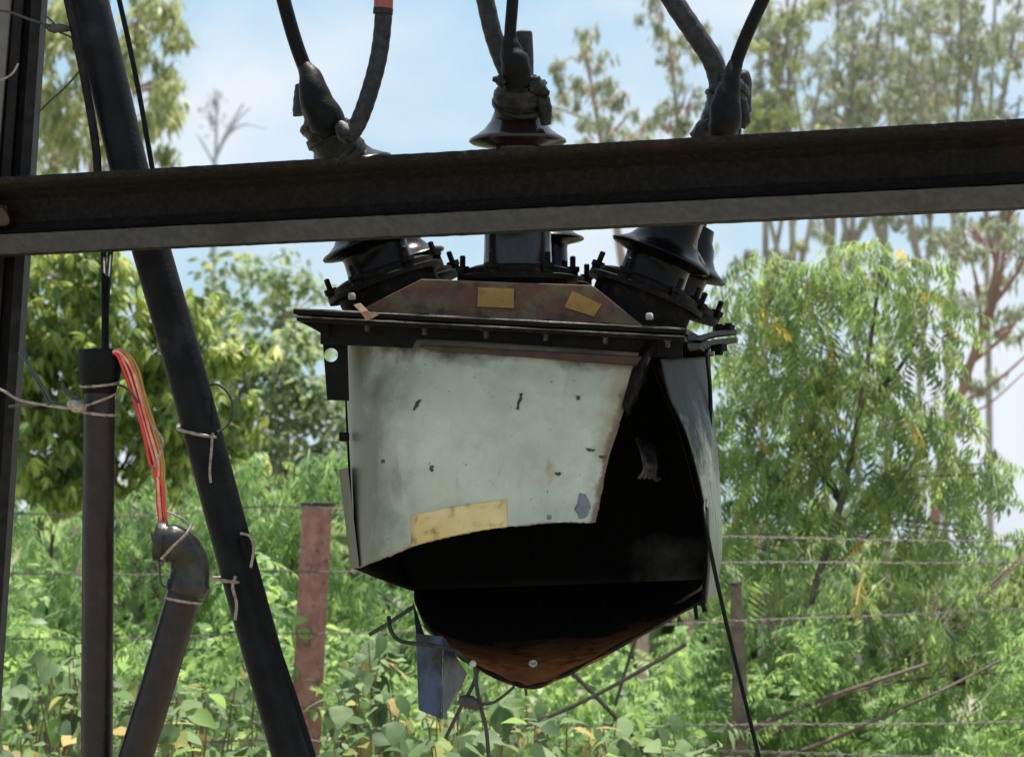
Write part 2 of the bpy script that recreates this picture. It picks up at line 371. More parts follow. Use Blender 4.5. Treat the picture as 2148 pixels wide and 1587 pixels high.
# ------------------------------------------------------------------ tank sheets
def sheet_fn(rows):
    """smooth surface through a grid of (px, py, Y) control points; returns f(u, v)"""
    G = np.array([[list(P(*c)) for c in r] for r in rows])
    def cr(p, t):
        m = len(p)-1; t = min(max(t, 0), 1)*m; k = min(int(t), m-1); f = t-k
        b, c = p[k], p[k+1]; a = p[k-1] if k > 0 else 2*b-c; d = p[k+2] if k+2 <= m else 2*c-b
        return .5*((2*b) + (-a+c)*f + (2*a-5*b+4*c-d)*f*f + (-a+3*b-3*c+d)*f**3)
    def f(u, v): return Vector(cr(np.array([cr(G[j], u) for j in range(len(G))]), v))
    return f
def sheet(name, fn, nu, nv, mat, parent, thick=.003, wob=.0, edge=None, dents=(), inner=None):
    V, UV = [], []
    for j in range(nv+1):
        for i in range(nu+1):
            u, v = i/nu, j/nv
            p = fn(u, v)
            if wob: p = p + Vector((0, 1, 0))*wob*(math.sin(u*9.1+v*4.3)*.5 + math.sin(u*4.2-v*11.7+1.3)*.5)
            for (du, dv, ru, rv, depth) in dents:
                k = ((u-du)/ru)**2 + ((v-dv)/rv)**2
                p = p + Vector((0, 1, 0))*depth*math.exp(-k)
            if edge: p = p + edge(u, v)
            V.append(p); UV.append((u, v))
    w = nu+1
    F = [(j*w+i, (j+1)*w+i, (j+1)*w+i+1, j*w+i+1) for j in range(nv) for i in range(nu)]
    me = mesh_np(name, V, F, True)
    ul = me.uv_layers.new(name='UVMap')
    for lp in me.loops: ul.data[lp.index].uv = UV[lp.vertex_index]
    o = link(name, me, mat, parent)
    if inner: me.materials.append(inner)
    so = o.modifiers.new('thickness', 'SOLIDIFY'); so.thickness = thick; so.offset = -1
    if inner: so.material_offset = 1; so.material_offset_rim = 1
    return o
def locate(fn, px, py):
    """(u, v) of the surface point seen at a photograph pixel"""
    best = None
    for step, (u0, v0) in ((1/24, (.5, .5)),):
        for i in range(49):
            for j in range(49):
                u, v = i/48, j/48; x, y = proj(fn(u, v)); d = (x-px)**2 + (y-py)**2
                if best is None or d < best[0]: best = (d, u, v)
    h = 1/48
    for _ in range(6):
        h /= 2; _, bu, bv = best
        for a in (-1, 0, 1):
            for b in (-1, 0, 1):
                u, v = min(max(bu+a*h, 0), 1), min(max(bv+b*h, 0), 1); x, y = proj(fn(u, v)); d = (x-px)**2 + (y-py)**2
                if d < best[0]: best = (d, u, v)
    return best[1], best[2]
def proj(p):
    q = Vector(p) - Vector((0, 0, EYE)); c, s = math.cos(PITCH), math.sin(PITCH)
    f = q.y*c + q.z*s; u = -q.y*s + q.z*c
    return CX + FPX*q.x/f, CY - FPX*u/f
def patch(name, fn, corners, mat, parent, n=8, lift=.0016, jag=0.0, wob=None):
    """thin sheet lying on a surface: corners are four photograph pixels TL TR BR BL"""
    c = [locate(fn, *q) for q in corners]; V = []
    for j in range(n+1):
        for i in range(n+1):
            a, b = i/n, j/n
            u = (c[0][0]*(1-a)+c[1][0]*a)*(1-b) + (c[3][0]*(1-a)+c[2][0]*a)*b
            v = (c[0][1]*(1-a)+c[1][1]*a)*(1-b) + (c[3][1]*(1-a)+c[2][1]*a)*b
            if jag and (i in (0, n) or j in (0, n)): u += random.uniform(-jag, jag); v += random.uniform(-jag, jag)
            p = fn(u, v)
            if wob: p = p + wob(u, v)
            V.append(p + Vector((0, -lift, 0)))
    w = n+1; F = [(j*w+i, (j+1)*w+i, (j+1)*w+i+1, j*w+i+1) for j in range(n) for i in range(n)]
    o = link(name, mesh_np(name, V, F, True), mat, parent)
    so = o.modifiers.new('thickness', 'SOLIDIFY'); so.thickness = .0008; so.offset = -1
    return o
def jagged(amp_u=.0, amp_v=.0, seed=3):
    r = random.Random(seed); tab = [r.gauss(0, 1) for _ in range(400)]
    def f(u, v):
        d = Vector((0, 0, 0))
        if u > .999: k = v*90; d += Vector((amp_u*(tab[int(k) % 400]*.5 + math.sin(v*37)*.8), 0, 0))
        if v > .999: k = u*110; d += Vector((0, 0, amp_v*(tab[int(k+150) % 400]*.5 + math.sin(u*31)*.6)))
        return d
    return f

tank = empty('transformer', P(1080, 1215, 7.2), 'burst grey green transformer tank with torn sooty front hanging open', 'transformer')
front_rows = [
 [(722,700,7.27),(730,701,7.11),(775,704,7.06),(850,708,7.0),(960,714,6.99),(1090,722,6.98),(1220,730,6.98),(1368,742,6.98)],
 [(726,820,7.28),(734,820,7.15),(778,822,7.05),(850,824,6.965),(960,826,6.955),(1090,830,6.95),(1200,832,6.945),(1318,838,6.95)],
 [(733,960,7.28),(741,960,7.15),(785,962,7.05),(855,963,6.96),(960,964,6.935),(1080,964,6.92),(1185,962,6.91),(1277,962,6.915)],
 [(740,1085,7.28),(748,1085,7.15),(790,1076,7.045),(857,1062,6.955),(955,1048,6.92),(1065,1038,6.90),(1165,1033,6.89),(1263,1030,6.89)],
 [(746,1192,7.28),(754,1190,7.15),(793,1176,7.04),(862,1148,6.95),(960,1122,6.91),(1065,1105,6.89),(1160,1097,6.875),(1250,1095,6.87)]]
front_fn = sheet_fn(front_rows)
front_d = [(.40, .12, .10, .22, .012), (.43, .55, .016, .9, .006), (.62, .35, .2, .25, -.014), (.85, .75, .12, .2, .010), (.30, .10, .10, .12, .016), (.74, .10, .12, .10, .010), (.55, .80, .16, .12, .008)]
def fwob(u, v):
    p = Vector((0, 1, 0))*.006*(math.sin(u*9.1+v*4.3)*.5 + math.sin(u*4.2-v*11.7+1.3)*.5)
    for (du, dv, ru, rv, depth) in front_d:
        p += Vector((0, 1, 0))*depth*math.exp(-(((u-du)/ru)**2 + ((v-dv)/rv)**2))
    return p
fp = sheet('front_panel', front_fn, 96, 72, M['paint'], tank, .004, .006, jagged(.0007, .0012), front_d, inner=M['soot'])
patch('yellow_label', front_fn, [(862,1080),(1064,1046),(1064,1104),(862,1146)], M['sticker'], fp, 12, wob=fwob)
for k, (cs, m_) in enumerate([
   ([(1216,1034),(1230,1036),(1240,1066),(1206,1070)], 'chip'), ([(1208,1064),(1238,1060),(1230,1084),(1214,1086)], 'chip'), ([(1091,826),(1097,824),(1088,860),(1083,858)], 'chip_dark'),
   ([(874,842),(886,838),(870,860),(866,860)], 'chip_dark'), ([(901,977),(909,976),(908,988),(903,989)], 'chip_dark'),
   ([(1230,939),(1248,942),(1244,947),(1232,944)], 'chip_dark'), ([(1256,955),(1274,954),(1270,960),(1260,961)], 'chip_dark'),
   ([(1165,990),(1178,990),(1174,998),(1166,996)], 'chip_dark'), ([(800,964),(806,964),(806,970),(800,970)], 'chip_dark'),
   ([(1148,1080),(1156,1080),(1156,1088),(1148,1088)], 'chip'), ([(1210,830),(1218,830),(1216,838),(1210,838)], 'chip_dark'),
   ([(1300,890),(1310,886),(1308,902),(1300,904)], 'chip')]):
    patch('paint_chip', front_fn, cs, M[m_], fp, 5, .0022, .0025, fwob)
# curled torn strip at the upper right of the front
s_fn = sheet_fn([[(1362,700,6.985),(1372,712,6.975),(1380,730,6.99)],[(1328,770,6.965),(1345,778,6.945),(1356,790,6.975)],
                 [(1306,840,6.95),(1318,848,6.93),(1326,858,6.965)],[(1302,856,6.955),(1312,862,6.94),(1318,872,6.965)]])
sheet('torn_strip', s_fn, 8, 24, M['rusty_black'], tank, .003, .002, jagged(.003, .003, 9))
# left side, back, right side and dropped floor
left_fn = sheet_fn([[(722,700,7.27),(728,700,7.40),(738,700,7.52)],[(733,960,7.27),(745,960,7.40),(760,960,7.52)],[(746,1192,7.28),(790,1210,7.42),(868,1238,7.54)]])
sheet('left_panel', left_fn, 12, 24, M['soot'], tank, .004, .002)
back_fn = sheet_fn([[(738,700,7.52),(1100,705,7.54),(1488,720,7.50)],[(760,960,7.52),(1110,960,7.56),(1498,950,7.52)],[(868,1238,7.54),(1180,1228,7.56),(1488,1214,7.50)]])
sheet('back_panel', back_fn, 30, 24, M['soot_ash'], tank, .004, .004)
right_rows = [
 [(1386,752,6.95),(1438,750,7.08),(1476,748,7.30),(1486,748,7.49)],
 [(1404,830,6.97),(1452,826,7.10),(1488,822,7.30),(1492,822,7.49)],
 [(1444,920,6.98),(1480,918,7.11),(1502,916,7.30),(1498,915,7.50)],
 [(1478,1060,7.02),(1502,1060,7.14),(1513,1060,7.30),(1502,1060,7.50)],
 [(1483,1170,7.05),(1504,1170,7.16),(1514,1166,7.30),(1502,1160,7.50)],
 [(1474,1262,7.08),(1490,1256,7.18),(1503,1238,7.30),(1494,1222,7.48)]]
right_fn = sheet_fn(right_rows)
rp = sheet('right_panel', right_fn, 24, 60, M['side_paint'], tank, .004, .004, inner=M['soot'])
# inner lip that curls into the burst corner
lip_fn = sheet_fn([[(1362,742,6.97),(1370,752,7.0),(1380,765,6.98)],[(1384,800,7.04),(1394,815,7.08),(1402,830,7.0)],[(1422,890,7.06),(1434,905,7.09),(1442,920,7.01)],[(1462,1040,7.1),(1470,1050,7.12),(1477,1060,7.05)]])
sheet('curled_edge', lip_fn, 6, 40, M['black'], tank, .003, .002)
sheet('burst_edge', sheet_fn([[(1476,1062,7.02),(1482,1062,7.0),(1487,1066,7.03)],[(1478,1170,7.05),(1484,1172,7.02),(1490,1176,7.06)],[(1470,1258,7.08),(1478,1264,7.05),(1484,1262,7.1)]]), 6, 30, M['rusty_black'], tank, .003, .003)
floor_fn = sheet_fn([
 [(868,1236,7.53),(1000,1232,7.54),(1120,1228,7.545),(1240,1224,7.54),(1360,1219,7.52),(1486,1214,7.49)],
 [(870,1258,7.46),(950,1300,7.35),(1080,1330,7.28),(1200,1318,7.28),(1350,1272,7.35),(1484,1232,7.44)],
 [(884,1295,7.34),(955,1352,7.12),(1080,1400,7.03),(1190,1385,7.05),(1360,1312,7.2),(1482,1246,7.36)],
 [(892,1312,7.28),(960,1372,7.03),(1072,1430,6.91),(1150,1430,6.91),(1335,1334,7.08),(1478,1256,7.32)]])
fl = sheet('floor_plate', floor_fn, 60, 40, M['floor_rust'], tank, .005, .005, jagged(0, .002, 5))
MB().lathe(floor_fn(.47, .62)+Vector((0,-.004,0)), (0, -.8, .6), [(.008, 0), (.009, .005), (.004, .007), (.004, .011)], 8).build('drain_nut', M['pale'], tank, True)
# rolled rim bead along the dropped floor's front edge
MB().tube([floor_fn(k/60, 1.0) for k in range(61)], lambda t, a: .0045+.0015*math.sin(t*60), 6).build('floor_rim', M['rusty_black'], tank, True)
# bolt at the lower right corner
bc = P(1472, 1272, 7.1)
MB().lathe(bc+Vector((0,0,.012)), (.3,-.3,-1), [(.009,0),(.009,.008),(.005,.008),(.005,.024)], 6).build('corner_bolt', M['black'], tank)
MB().lathe(P(1458,1268,7.1), (.1,-.3,-1), [(.004,0),(.004,.03)], 6).build('corner_bolt', M['black'], tank)
# charred winding debris glimpsed inside
g = MB()
for k in range(5):
    g.tube(catmull([P(1335+k*9, 920+k*4, 7.3), P(1348+k*7, 955+k*5, 7.26), P(1352+k*6, 985+k*5, 7.27), P(1340+k*11, 1002, 7.28)], 12), .004, 6)
g.build('winding_lead', pbr('scorched_bare_lead', (.16, .16, .2), (.03, .03, .035), 40, .35, .2, metallic=.3), tank, True)

# lid flange, tank flange, apron
def plate(mb, corners, thick):
    c = [P(*q) for q in corners]; return mb.hexa([p - Vector((0,0,thick)) for p in c] + c)
lidf = plate(MB(), [(615,646,6.92),(1440,688,6.94),(1500,722,7.56),(700,686,7.58)], .011).build('lid_flange', M['black'], tank, bevel=.002)
for y0, y1, dy in ((646,688,0),(662,704,0)):
    MB().tube([P(618+(1438-618)*i/40, y0+(y1-y0)*i/40+1.5+random.uniform(-.3,.3), 6.917+.02*i/40) for i in range(41)], lambda t, a: .0017+.0004*math.sin(t*23+y0), 5).build('worn_edge_glint', M['worn_edge_glint'], tank, True)
tf = plate(MB(), [(622,662,6.925),(1436,704,6.945),(1498,738,7.55),(704,702,7.57)], .010).build('tank_flange', M['rusty_black'], tank, bevel=.002)
MB().hexa([P(672,722,7.0),P(1432,752,6.985),P(1432,752,7.02),P(672,722,7.03),P(672,673,7.0),P(1432,714,6.985),P(1432,714,7.02),P(672,673,7.03)]).build('flange_apron', M['black'], tank, bevel=.002)
MB().hexa([P(900,733,6.972),P(1356,768,6.960),P(1356,768,6.985),P(900,733,6.99),P(880,724,6.972),P(1366,748,6.960),P(1366,748,6.985),P(880,724,6.99)]).build('rusted_strip', M['rust_strip'], tank, bevel=.002, rough=.0012)
MB().hexa([P(626,672,6.94),P(690,708,6.97),P(690,708,7.0),P(626,672,6.97),P(618,662,6.94),P(690,672,6.97),P(690,672,7.0),P(618,662,6.97)]).build('flange_gusset', M['rusty_black'], tank, bevel=.002)
for x, y in ((770,672),(890,679),(1020,686),(1145,692),(1270,698),(1400,706)):
    c = P(x, y, 6.962); b = MB()
    b.lathe(c, (0,0,-1), [(.010,0),(.010,.009),(.0055,.009),(.0055,.020),(.003,.022)], 6)
    b.build('flange_bolt', M['bolt'], tank)
    MB().lathe(P(x, y-15, 6.962), (0,0,1), [(.010,-.001),(.010,.006)], 6).build('bolt_head', M['rusty_black'], tank)
# warped side flange with its bolts, at the right
sf = MB()
for dy in (0, 17):
    V = [P(1442,702+dy,6.99),P(1470,704+dy,7.05),P(1500,694+dy,7.15),P(1545,690+dy,7.3),P(1548,692+dy,7.42),P(1500,698+dy,7.46),P(1446,712+dy,7.2)]
    n = len(V); sf.add([v - Vector((0,0,.010)) for v in V] + V, [tuple(range(n))[::-1], tuple(range(n, 2*n))] + [(i,(i+1)%n,(i+1)%n+n,i+n) for i in range(n)])
sf.build('side_flange', M['black'], tank, bevel=.002)
for x, y in ((1508,690),(1528,688)):
    MB().lathe(P(x,y+4,7.25), (0,0,1), [(.013,0),(.013,.010),(.008,.010),(.008,.014)], 6).build('flange_bolt', M['black'], tank)
MB().lathe(P(1508,722,7.25), (0,0,-1), [(.017,0),(.017,.014),(.009,.014),(.009,.022)], 6).build('flange_bolt', M['black'], tank)
# lifting lug with its hole, left
def lug():
    outer = [(676,700),(728,700),(732,840),(686,838),(681,770)]; hole = [(694+15*math.cos(a), 744+15*math.sin(a)) for a in np.linspace(0, 2*math.pi, 17)[:-1]]
    bm = bmesh.new()
    of = [bm.verts.new(P(x, y, 7.06)) for x, y in outer]; hf = [bm.verts.new(P(x, y, 7.06)) for x, y in hole]
    es = [bm.edges.new((of[i], of[(i+1) % 5])) for i in range(5)] + [bm.edges.new((hf[i], hf[(i+1) % 16])) for i in range(16)]
    bmesh.ops.triangle_fill(bm, edges=es, use_beauty=True)
    bm.faces.ensure_lookup_table()
    hc = P(694, 744, 7.06)
    bad = [f for f in bm.faces if all((v.co-hc).length < PX(15.6) for v in f.verts)]
    bmesh.ops.delete(bm, geom=bad, context='FACES_ONLY')
    r = bmesh.ops.extrude_face_region(bm, geom=bm.faces[:])
    bmesh.ops.translate(bm, verts=[v for v in r['geom'] if isinstance(v, bmesh.types.BMVert)], vec=(0, .012, 0))
    bmesh.ops.recalc_face_normals(bm, faces=bm.faces)
    me = bpy.data.meshes.new('lifting_lug'); bm.to_mesh(me); bm.free()
    link('lifting_lug', me, M['black'], tank)
lug()
MB().hexa([P(736,1192,7.16),P(754,1190,7.13),P(754,1190,7.2),P(736,1192,7.2),P(710,984,7.16),P(730,980,7.13),P(730,980,7.2),P(710,984,7.2)]).build('side_strip', M['paint'], tank, bevel=.002)
MB().box(P(722, 916, 7.14), (.02, .03, .018)).build('side_clip', M['black'], tank, bevel=.003)

# lid body: trapezoid housing
prof = [(742,656),(878,588),(884,585),(1240,598),(1248,602),(1350,684)]
b = MB(); A = [P(x, y, 7.06) for x, y in prof]; B = [p + Vector((0, .42, .0)) for p in A]; n = len(prof)
b.add(A+B, [tuple(range(n)), tuple(range(n, 2*n))[::-1]] + [(i, i+1, i+1+n, i+n) for i in range(n-1)] + [(n-1, 0, n, 2*n-1)])
lid = b.build('lid_housing', M['lid'], tank, bevel=.003)
for name, q in (('ochre_label', [(1003,602),(1078,605),(1078,646),(1001,643)]), ('peeling_ochre_label', [(1200,610),(1262,638),(1246,664),(1184,644)])):
    c = [P(x, y, 7.057) for x, y in q]
    MB().hexa([p for p in c] + [p + Vector((0, .0015, 0)) for p in c]).build(name, M['sticker_old'], lid)

# bushings
def clamp_studs(base, axis, r, parent, seg=6, ph=.3):
    ax = Vector(axis).normalized(); x = ax.orthogonal().normalized(); y = ax.cross(x)
    for k in range(seg):
        a = 2*math.pi*k/seg + ph; c = Vector(base) + x*(math.cos(a)*r) + y*(math.sin(a)*r)
        MB().lathe(c, ax, [(.011,0),(.011,.010),(.014,.012),(.014,.022),(.006,.022),(.006,.042),(.004,.044)], 6).build('clamp_stud', M['rusty_black'], parent)
def make_bushing(base, axis, lower, upper, top, mat, label, rear=False, rs=1.0, turret=-12):
    k = PX(1, 7.2)*rs
    pr = [(74,18),(76,34),(72,40),(70,lower-22)]
    pr += [(71,lower-14),(74,lower-11),(100,lower-5),(108,lower-2),(110,lower+2),(107,lower+6),(94,lower+11),(78,lower+22),(67,lower+38),(60,lower+60)]
    if not rear:
        pr += [(58,upper-16),(60,upper-14),(96,upper-6),(103,upper-1),(102,upper+4),(92,upper+10),(72,upper+24),(58,upper+42),(50,upper+62),(47,upper+76),(44,upper+78)]
    else:
        pr += [(50,lower+75),(44,lower+100),(24,lower+104),(22,lower+112)]
    o = MB().lathe(base, axis, [(r*k, h*k) for r, h in pr], 40).build('bushing', mat, tank, True)
    if label: o['label'] = label
    if not rear: MB().lathe(base, axis, [(104*k,turret*k),(108*k,-2*k),(108*k,4*k)], 28).build('turret', M['rusty_black'], o, True)
    MB().lathe(base, axis, [(128*k,0),(128*k,11*k),(122*k,13*k),(112*k,14*k),(112*k,26*k),(92*k,33*k),(76*k,34*k)], 28).build('clamp_ring', M['rusty_black'], o, True)
    clamp_studs(Vector(base)+Vector(axis).normalized()*(10*k), axis, 116*k, o)
    return o
AL, AC, AR = Vector((-math.sin(R(20)), 0, math.cos(R(20)))), Vector((0, 0, 1)), Vector((math.sin(R(22)), 0, math.cos(R(22))))
bL, bC, bR = P(812,598,7.2), P(1086,592,7.2), P(1352,622,7.2)
bushL = make_bushing(bL, AL, 92, 255, 0, M['porcelain_black'], 'sooty bushing leaning left', turret=-62)
bushC = make_bushing(bC, AC, 128, 298, 0, M['porcelain'], 'upright brown glazed bushing')
bushR = make_bushing(bR, AR, 92, 262, 0, M['porcelain_black'], 'sooty bushing leaning right', turret=-92)
make_bushing(P(862,612,7.44), AL, 70, 0, 0, M['porcelain_black'], None, True, .92)
make_bushing(P(1128,606,7.44), AC, 118, 0, 0, M['porcelain_black'], None, True, .92)
make_bushing(P(1392,640,7.44), AR, 92, 0, 0, M['porcelain_black'], None, True, .98)
MB().tube(catmull([P(1474,462,7.0),P(1462,500,7.02),P(1456,515,7.04),P(1470,540,7.02),P(1478,556,7.0)], 20), .0022, 6).build('tie_wire', M['tie'], tank, True)
# pale bolt caps
for x, y, Y in ((1362,662,6.99),(738,620,7.04)):
    MB().lathe(P(x, y+9, Y), (0,0,1), [(.006,0),(.008,.003),(.0075,.010),(.005,.014)], 7).build('pale_cap_nut', M['pale'], tank, True)

def blob(path, rad, seed, amp=.25, seg=16, n=26):
    """lumpy wrapped shape along a path; rad is a list of radii"""
    r = random.Random(seed); ph = [(r.uniform(0, 6.28), r.randint(1, 4), r.uniform(2, 9), r.random()) for _ in range(7)]
    rr = catmull([(q, 0, 0) for q in rad], n)
    def f(t, a):
        base = rr[min(n, int(round(t*n)))][0]
        s = sum(math.sin(a*k + t*w*3 + p)*q for p, k, w, q in ph)/3.0
        ridge = math.sin(t*26 + math.sin(a)*2.2 + seed)*.35
        return base*(1 + amp*(s*.6 + ridge*.5))
    return tube_data(catmull(path, n), f, seg)
# wrapped terminals: parts of each bushing
w = MB(); w.add(*blob([P(722,330,7.16),P(700,300,7.14),P(680,262,7.14),P(665,215,7.14)], [.050,.046,.044,.030], 4, .16, 20, 34))
w.add(*blob([P(712,262,7.06),P(728,282,7.05),P(738,298,7.05)], [.012,.020,.010], 8, .3, 10, 10)).build('tape_wrap', M['tape'], bushL, True)
MB().add(*blob([P(642,238,7.18),P(634,200,7.18),P(630,176,7.18)], [.028,.018,.010], 5, .1, 12, 12)).build('cable_lug', M['cable_grey'], bushL, True)
w = MB(); w.add(*blob([P(1088,236,7.18),P(1090,205,7.16),P(1092,185,7.16),P(1090,160,7.16)], [.044,.052,.046,.032], 11, .16, 20, 34))
w.add(*blob([P(1060,176,7.1),P(1046,168,7.1),P(1033,166,7.1)], [.014,.010,.004], 2, .3, 8, 8))
w.add(*blob([P(1118,176,7.12),P(1138,192,7.12),P(1153,196,7.12)], [.022,.014,.005], 3, .3, 8, 8))
w.add(*blob([P(1130,188,7.14),P(1140,222,7.14),P(1146,262,7.14)], [.016,.017,.010], 7, .25, 10, 12)).build('tape_wrap', M['tape'], bushC, True)
MB().tube(catmull([P(1098,170,7.2),P(1098,120,7.2),P(1096,78,7.2),P(1095,64,7.2)], 14), lambda t, a: .021*(1 if t < .8 else math.sqrt(max(.05, 1-((t-.8)/.2)**2*.9))), 14).build('cable_lug', M['cable_grey'], bushC, True)
w = MB(); w.add(*blob([P(1500,296,7.2),P(1512,255,7.16),P(1526,205,7.14),P(1532,165,7.14)], [.042,.040,.040,.026], 14, .16, 20, 34))
w.add(*blob([P(1462,292,7.14),P(1480,272,7.13),P(1510,258,7.13)], [.018,.022,.012], 15, .3, 10, 10))
w.add(*blob([P(1552,265,7.12),P(1560,250,7.12),P(1552,215,7.12)], [.010,.014,.016], 16, .3, 10, 10)).build('tape_wrap', M['tape'], bushR, True)
MB().add(*blob([P(1562,236,7.18),P(1558,200,7.18),P(1556,160,7.18),P(1552,150,7.18)], [.014,.018,.018,.008], 17, .15, 12, 14)).build('cable_lug', M['cable_grey'], bushR, True)

def bands(mb, path, rads, seed, n=7):
    r = random.Random(seed); c = catmull([P(*q) for q in path], 40); rr = catmull([(q, 0, 0) for q in rads], 40)
    for i in range(n):
        k = int((i + r.uniform(.1, .9))/n*38)+1; ax = (Vector(c[k+1])-Vector(c[k-1])).normalized() + Vector((r.uniform(-.5, .5), r.uniform(-.3, .3), r.uniform(-.2, .2)))
        q = rr[k][0]*r.uniform(1.0, 1.14); w = r.uniform(.009, .019)
        mb.lathe(Vector(c[k])-ax.normalized()*w/2, ax, [(q*.7, -.001), (q*.97, 0), (q*1.03, w*.4), (q*.99, w), (q*.7, w+.001)], 22)
    return mb
for prt, path, rads, sd in ((bushL, [(722,330,7.16),(700,300,7.14),(680,262,7.14),(665,215,7.14)], [.050,.047,.045,.032], 61), (bushC, [(1088,236,7.18),(1090,205,7.16),(1092,185,7.16),(1090,160,7.16)], [.044,.050,.046,.034], 62),
                            (bushR, [(1500,296,7.2),(1512,255,7.16),(1526,205,7.14),(1532,165,7.14)], [.043,.041,.041,.028], 63)):
    o = bands(MB(), path, rads, sd).build('tape_bands', M['tape'], prt, True, rough=.0008); o['kind'] = 'stuff'
# blue-grey bracket, hook and dangling bits below the tank
br = MB()
c = [(872,1328,7.0),(930,1334,6.97),(926,1508,6.97),(878,1488,7.0)]
br.hexa([P(*q) for q in c] + [P(q[0], q[1], q[2]+.004) for q in c])
c = [(930,1336,6.97),(978,1412,7.06),(958,1452,7.06),(926,1508,6.97)]
br.hexa([P(*q) for q in c] + [P(q[0]+3, q[1], q[2]+.004) for q in c])
c = [(872,1328,7.0),(866,1262,7.2),(882,1310,7.2),(890,1330,7.0)]
br.hexa([P(*q) for q in c] + [P(q[0]+2, q[1]+2, q[2]+.004) for q in c])
br.build('hanging_bracket', M['bracket'], tank, bevel=.0015)
MB().tube(catmull([P(815,1293,6.98),P(820,1322,6.96),P(842,1344,6.95),(P(900,1352,6.94)),P(955,1364,6.94),P(992,1396,6.96)], 40), .0042, 8).build('bent_hook', M['cable_grey'], tank, True)
MB().tube([P(776,1330,7.1), P(806,1312,7.08), P(840,1290,7.08), P(868,1272,7.1)], .0045, 6).build('thin_rod', M['dark_wire'], tank, True)
w = MB()
w.tube(catmull([P(996,1392,6.97),P(1000,1440,6.97),P(1008,1480,6.97),P(1020,1530,6.97),P(1026,1600,6.97)], 24), .0045, 6)
w.tube(catmull([P(1004,1400,6.98),P(990,1440,6.98),P(972,1472,6.98),P(958,1500,6.98),P(934,1548,6.98)], 24), .0042, 6)
w.tube(catmull([P(1078,1440,6.93),P(1052,1462,6.95),P(1030,1474,6.96),P(1000,1476,6.97)], 16), .0032, 6)
w.tube(catmull([P(1102,1436,6.92),P(1104,1458,6.92)], 4), .003, 6)
w.add(*blob([P(962,1466,6.97),P(985,1472,6.97),P(1006,1482,6.97)], [.008,.014,.009], 21, .35, 10, 14)).build('hanging_wire', M['dark_wire'], tank, True)
for x, y in ((992,1392),): MB().lathe(P(x,y,6.95), (0,-1,.2), [(.006,0),(.007,.004),(.004,.007)], 8).build('wire_clip', M['pale'], tank, True)
# dry leaf caught on the flange
dl = MB()
dl.add([P(742,640,6.9),P(756,636,6.9),P(772,652,6.895),P(795,660,6.9),P(780,668,6.893),P(768,672,6.895),P(756,655,6.89)], [(0,1,6),(1,2,6),(2,4,5,6),(2,3,4)])
o = dl.build('dry_leaf', M['dry_leaf']); so = o.modifiers.new('thickness','SOLIDIFY'); so.thickness = .002
tag(o, 'curled brown dry leaf caught on the flange of the burst transformer', 'leaf')

# ------------------------------------------------------------------ cables on the bushings
def cable(name, pts, r, mat, label, group=None, seg=12, n=60, corr=0.0, cat='cable', end=None):
    f = (lambda t, a: r*(1 + corr*math.sin(t*n*1.55))) if corr else r
    r0 = r
    if cat == 'wire': f = lambda t, a: r0*.78*(1 + .16*math.sin(t*n*2.3 + a*2))
    root = MB().tube(catmull([P(*q) for q in pts], n), f, seg).build(name, mat, None, True)
    return tag(root, label, cat, group)
ck = 'cables on the transformer terminals'
def boot(parent, pts, rads, seed):
    m = MB().add(*blob([P(*q) for q in pts], rads, seed, .15, 18, 26))
    o = m.build('boot', M['rubber'], None, True)
    o.parent = parent; o.location = Vector(o.location) - Vector(parent.location)
c1 = cable('power_cable', [(420,-700,7.12),(500,-380,7.12),(575,-80,7.12),(600,20,7.12),(622,95,7.12),(648,165,7.12)], .0145, M['rubber'], 'thin black cable with rubber boot on the bushing leaning left', ck, n=90)
boot(c1, [(640,140,7.12),(654,172,7.1),(666,215,7.1),(690,262,7.1),(700,284,7.1)], [.015,.026,.034,.036,.022], 31)
c2 = cable('power_cable', [(760,-700,7.06),(795,-380,7.06),(806,-90,7.06),(805,20,7.06),(796,110,7.06),(776,190,7.05),(752,256,7.05),(728,292,7.05)], .0175, M['cable_grey'], 'thick grey ribbed cable curving onto the bushing leaning left', ck, corr=.022, n=90)
o = MB().tube([P(806,-60,7.06), P(805,-10,7.06), P(804,22,7.06)], .0195, 14).build('red_band', M['red_band'], None, True); o.parent = c2; o.location = Vector(o.location)-Vector(c2.location)
o = MB().tube([P(804,18,7.06), P(803,30,7.06)], .0202, 14).build('grey_collar', M['cable_grey'], None, True); o.parent = c2; o.location = Vector(o.location)-Vector(c2.location)
c3 = cable('power_cable', [(960,-700,7.16),(975,-380,7.16),(1000,-90,7.16),(1018,0,7.16),(1034,70,7.16),(1055,130,7.16),(1075,170,7.16)], .0185, M['cable_grey'], 'thick grey ribbed cable on the upright middle bushing', ck, corr=.02)
c4 = cable('power_cable', [(1150,-700,7.1),(1110,-380,7.1),(1082,-80,7.1),(1074,20,7.1),(1070,80,7.1),(1074,120,7.1)], .0120, M['rubber'], 'thin black cable with rubber boot on the upright middle bushing', ck)
boot(c4, [(1070,70,7.1),(1072,105,7.1),(1082,140,7.1),(1086,178,7.11)], [.012,.022,.030,.026], 33)
c5 = cable('power_cable', [(1120,-700,7.14),(1230,-380,7.14),(1350,-110,7.14),(1408,-5,7.14),(1458,70,7.14),(1496,130,7.14),(1512,190,7.14),(1516,230,7.14)], .0215, M['cable_grey'], 'thick grey ribbed cable on the bushing leaning right', ck, corr=.02, n=80)
c6 = cable('power_cable', [(1900,-700,7.08),(1765,-380,7.08),(1640,-90,7.08),(1600,0,7.08),(1572,60,7.08),(1548,120,7.08),(1536,165,7.08)], .0135, M['rubber'], 'thin black cable with rubber boot on the bushing leaning right', ck)
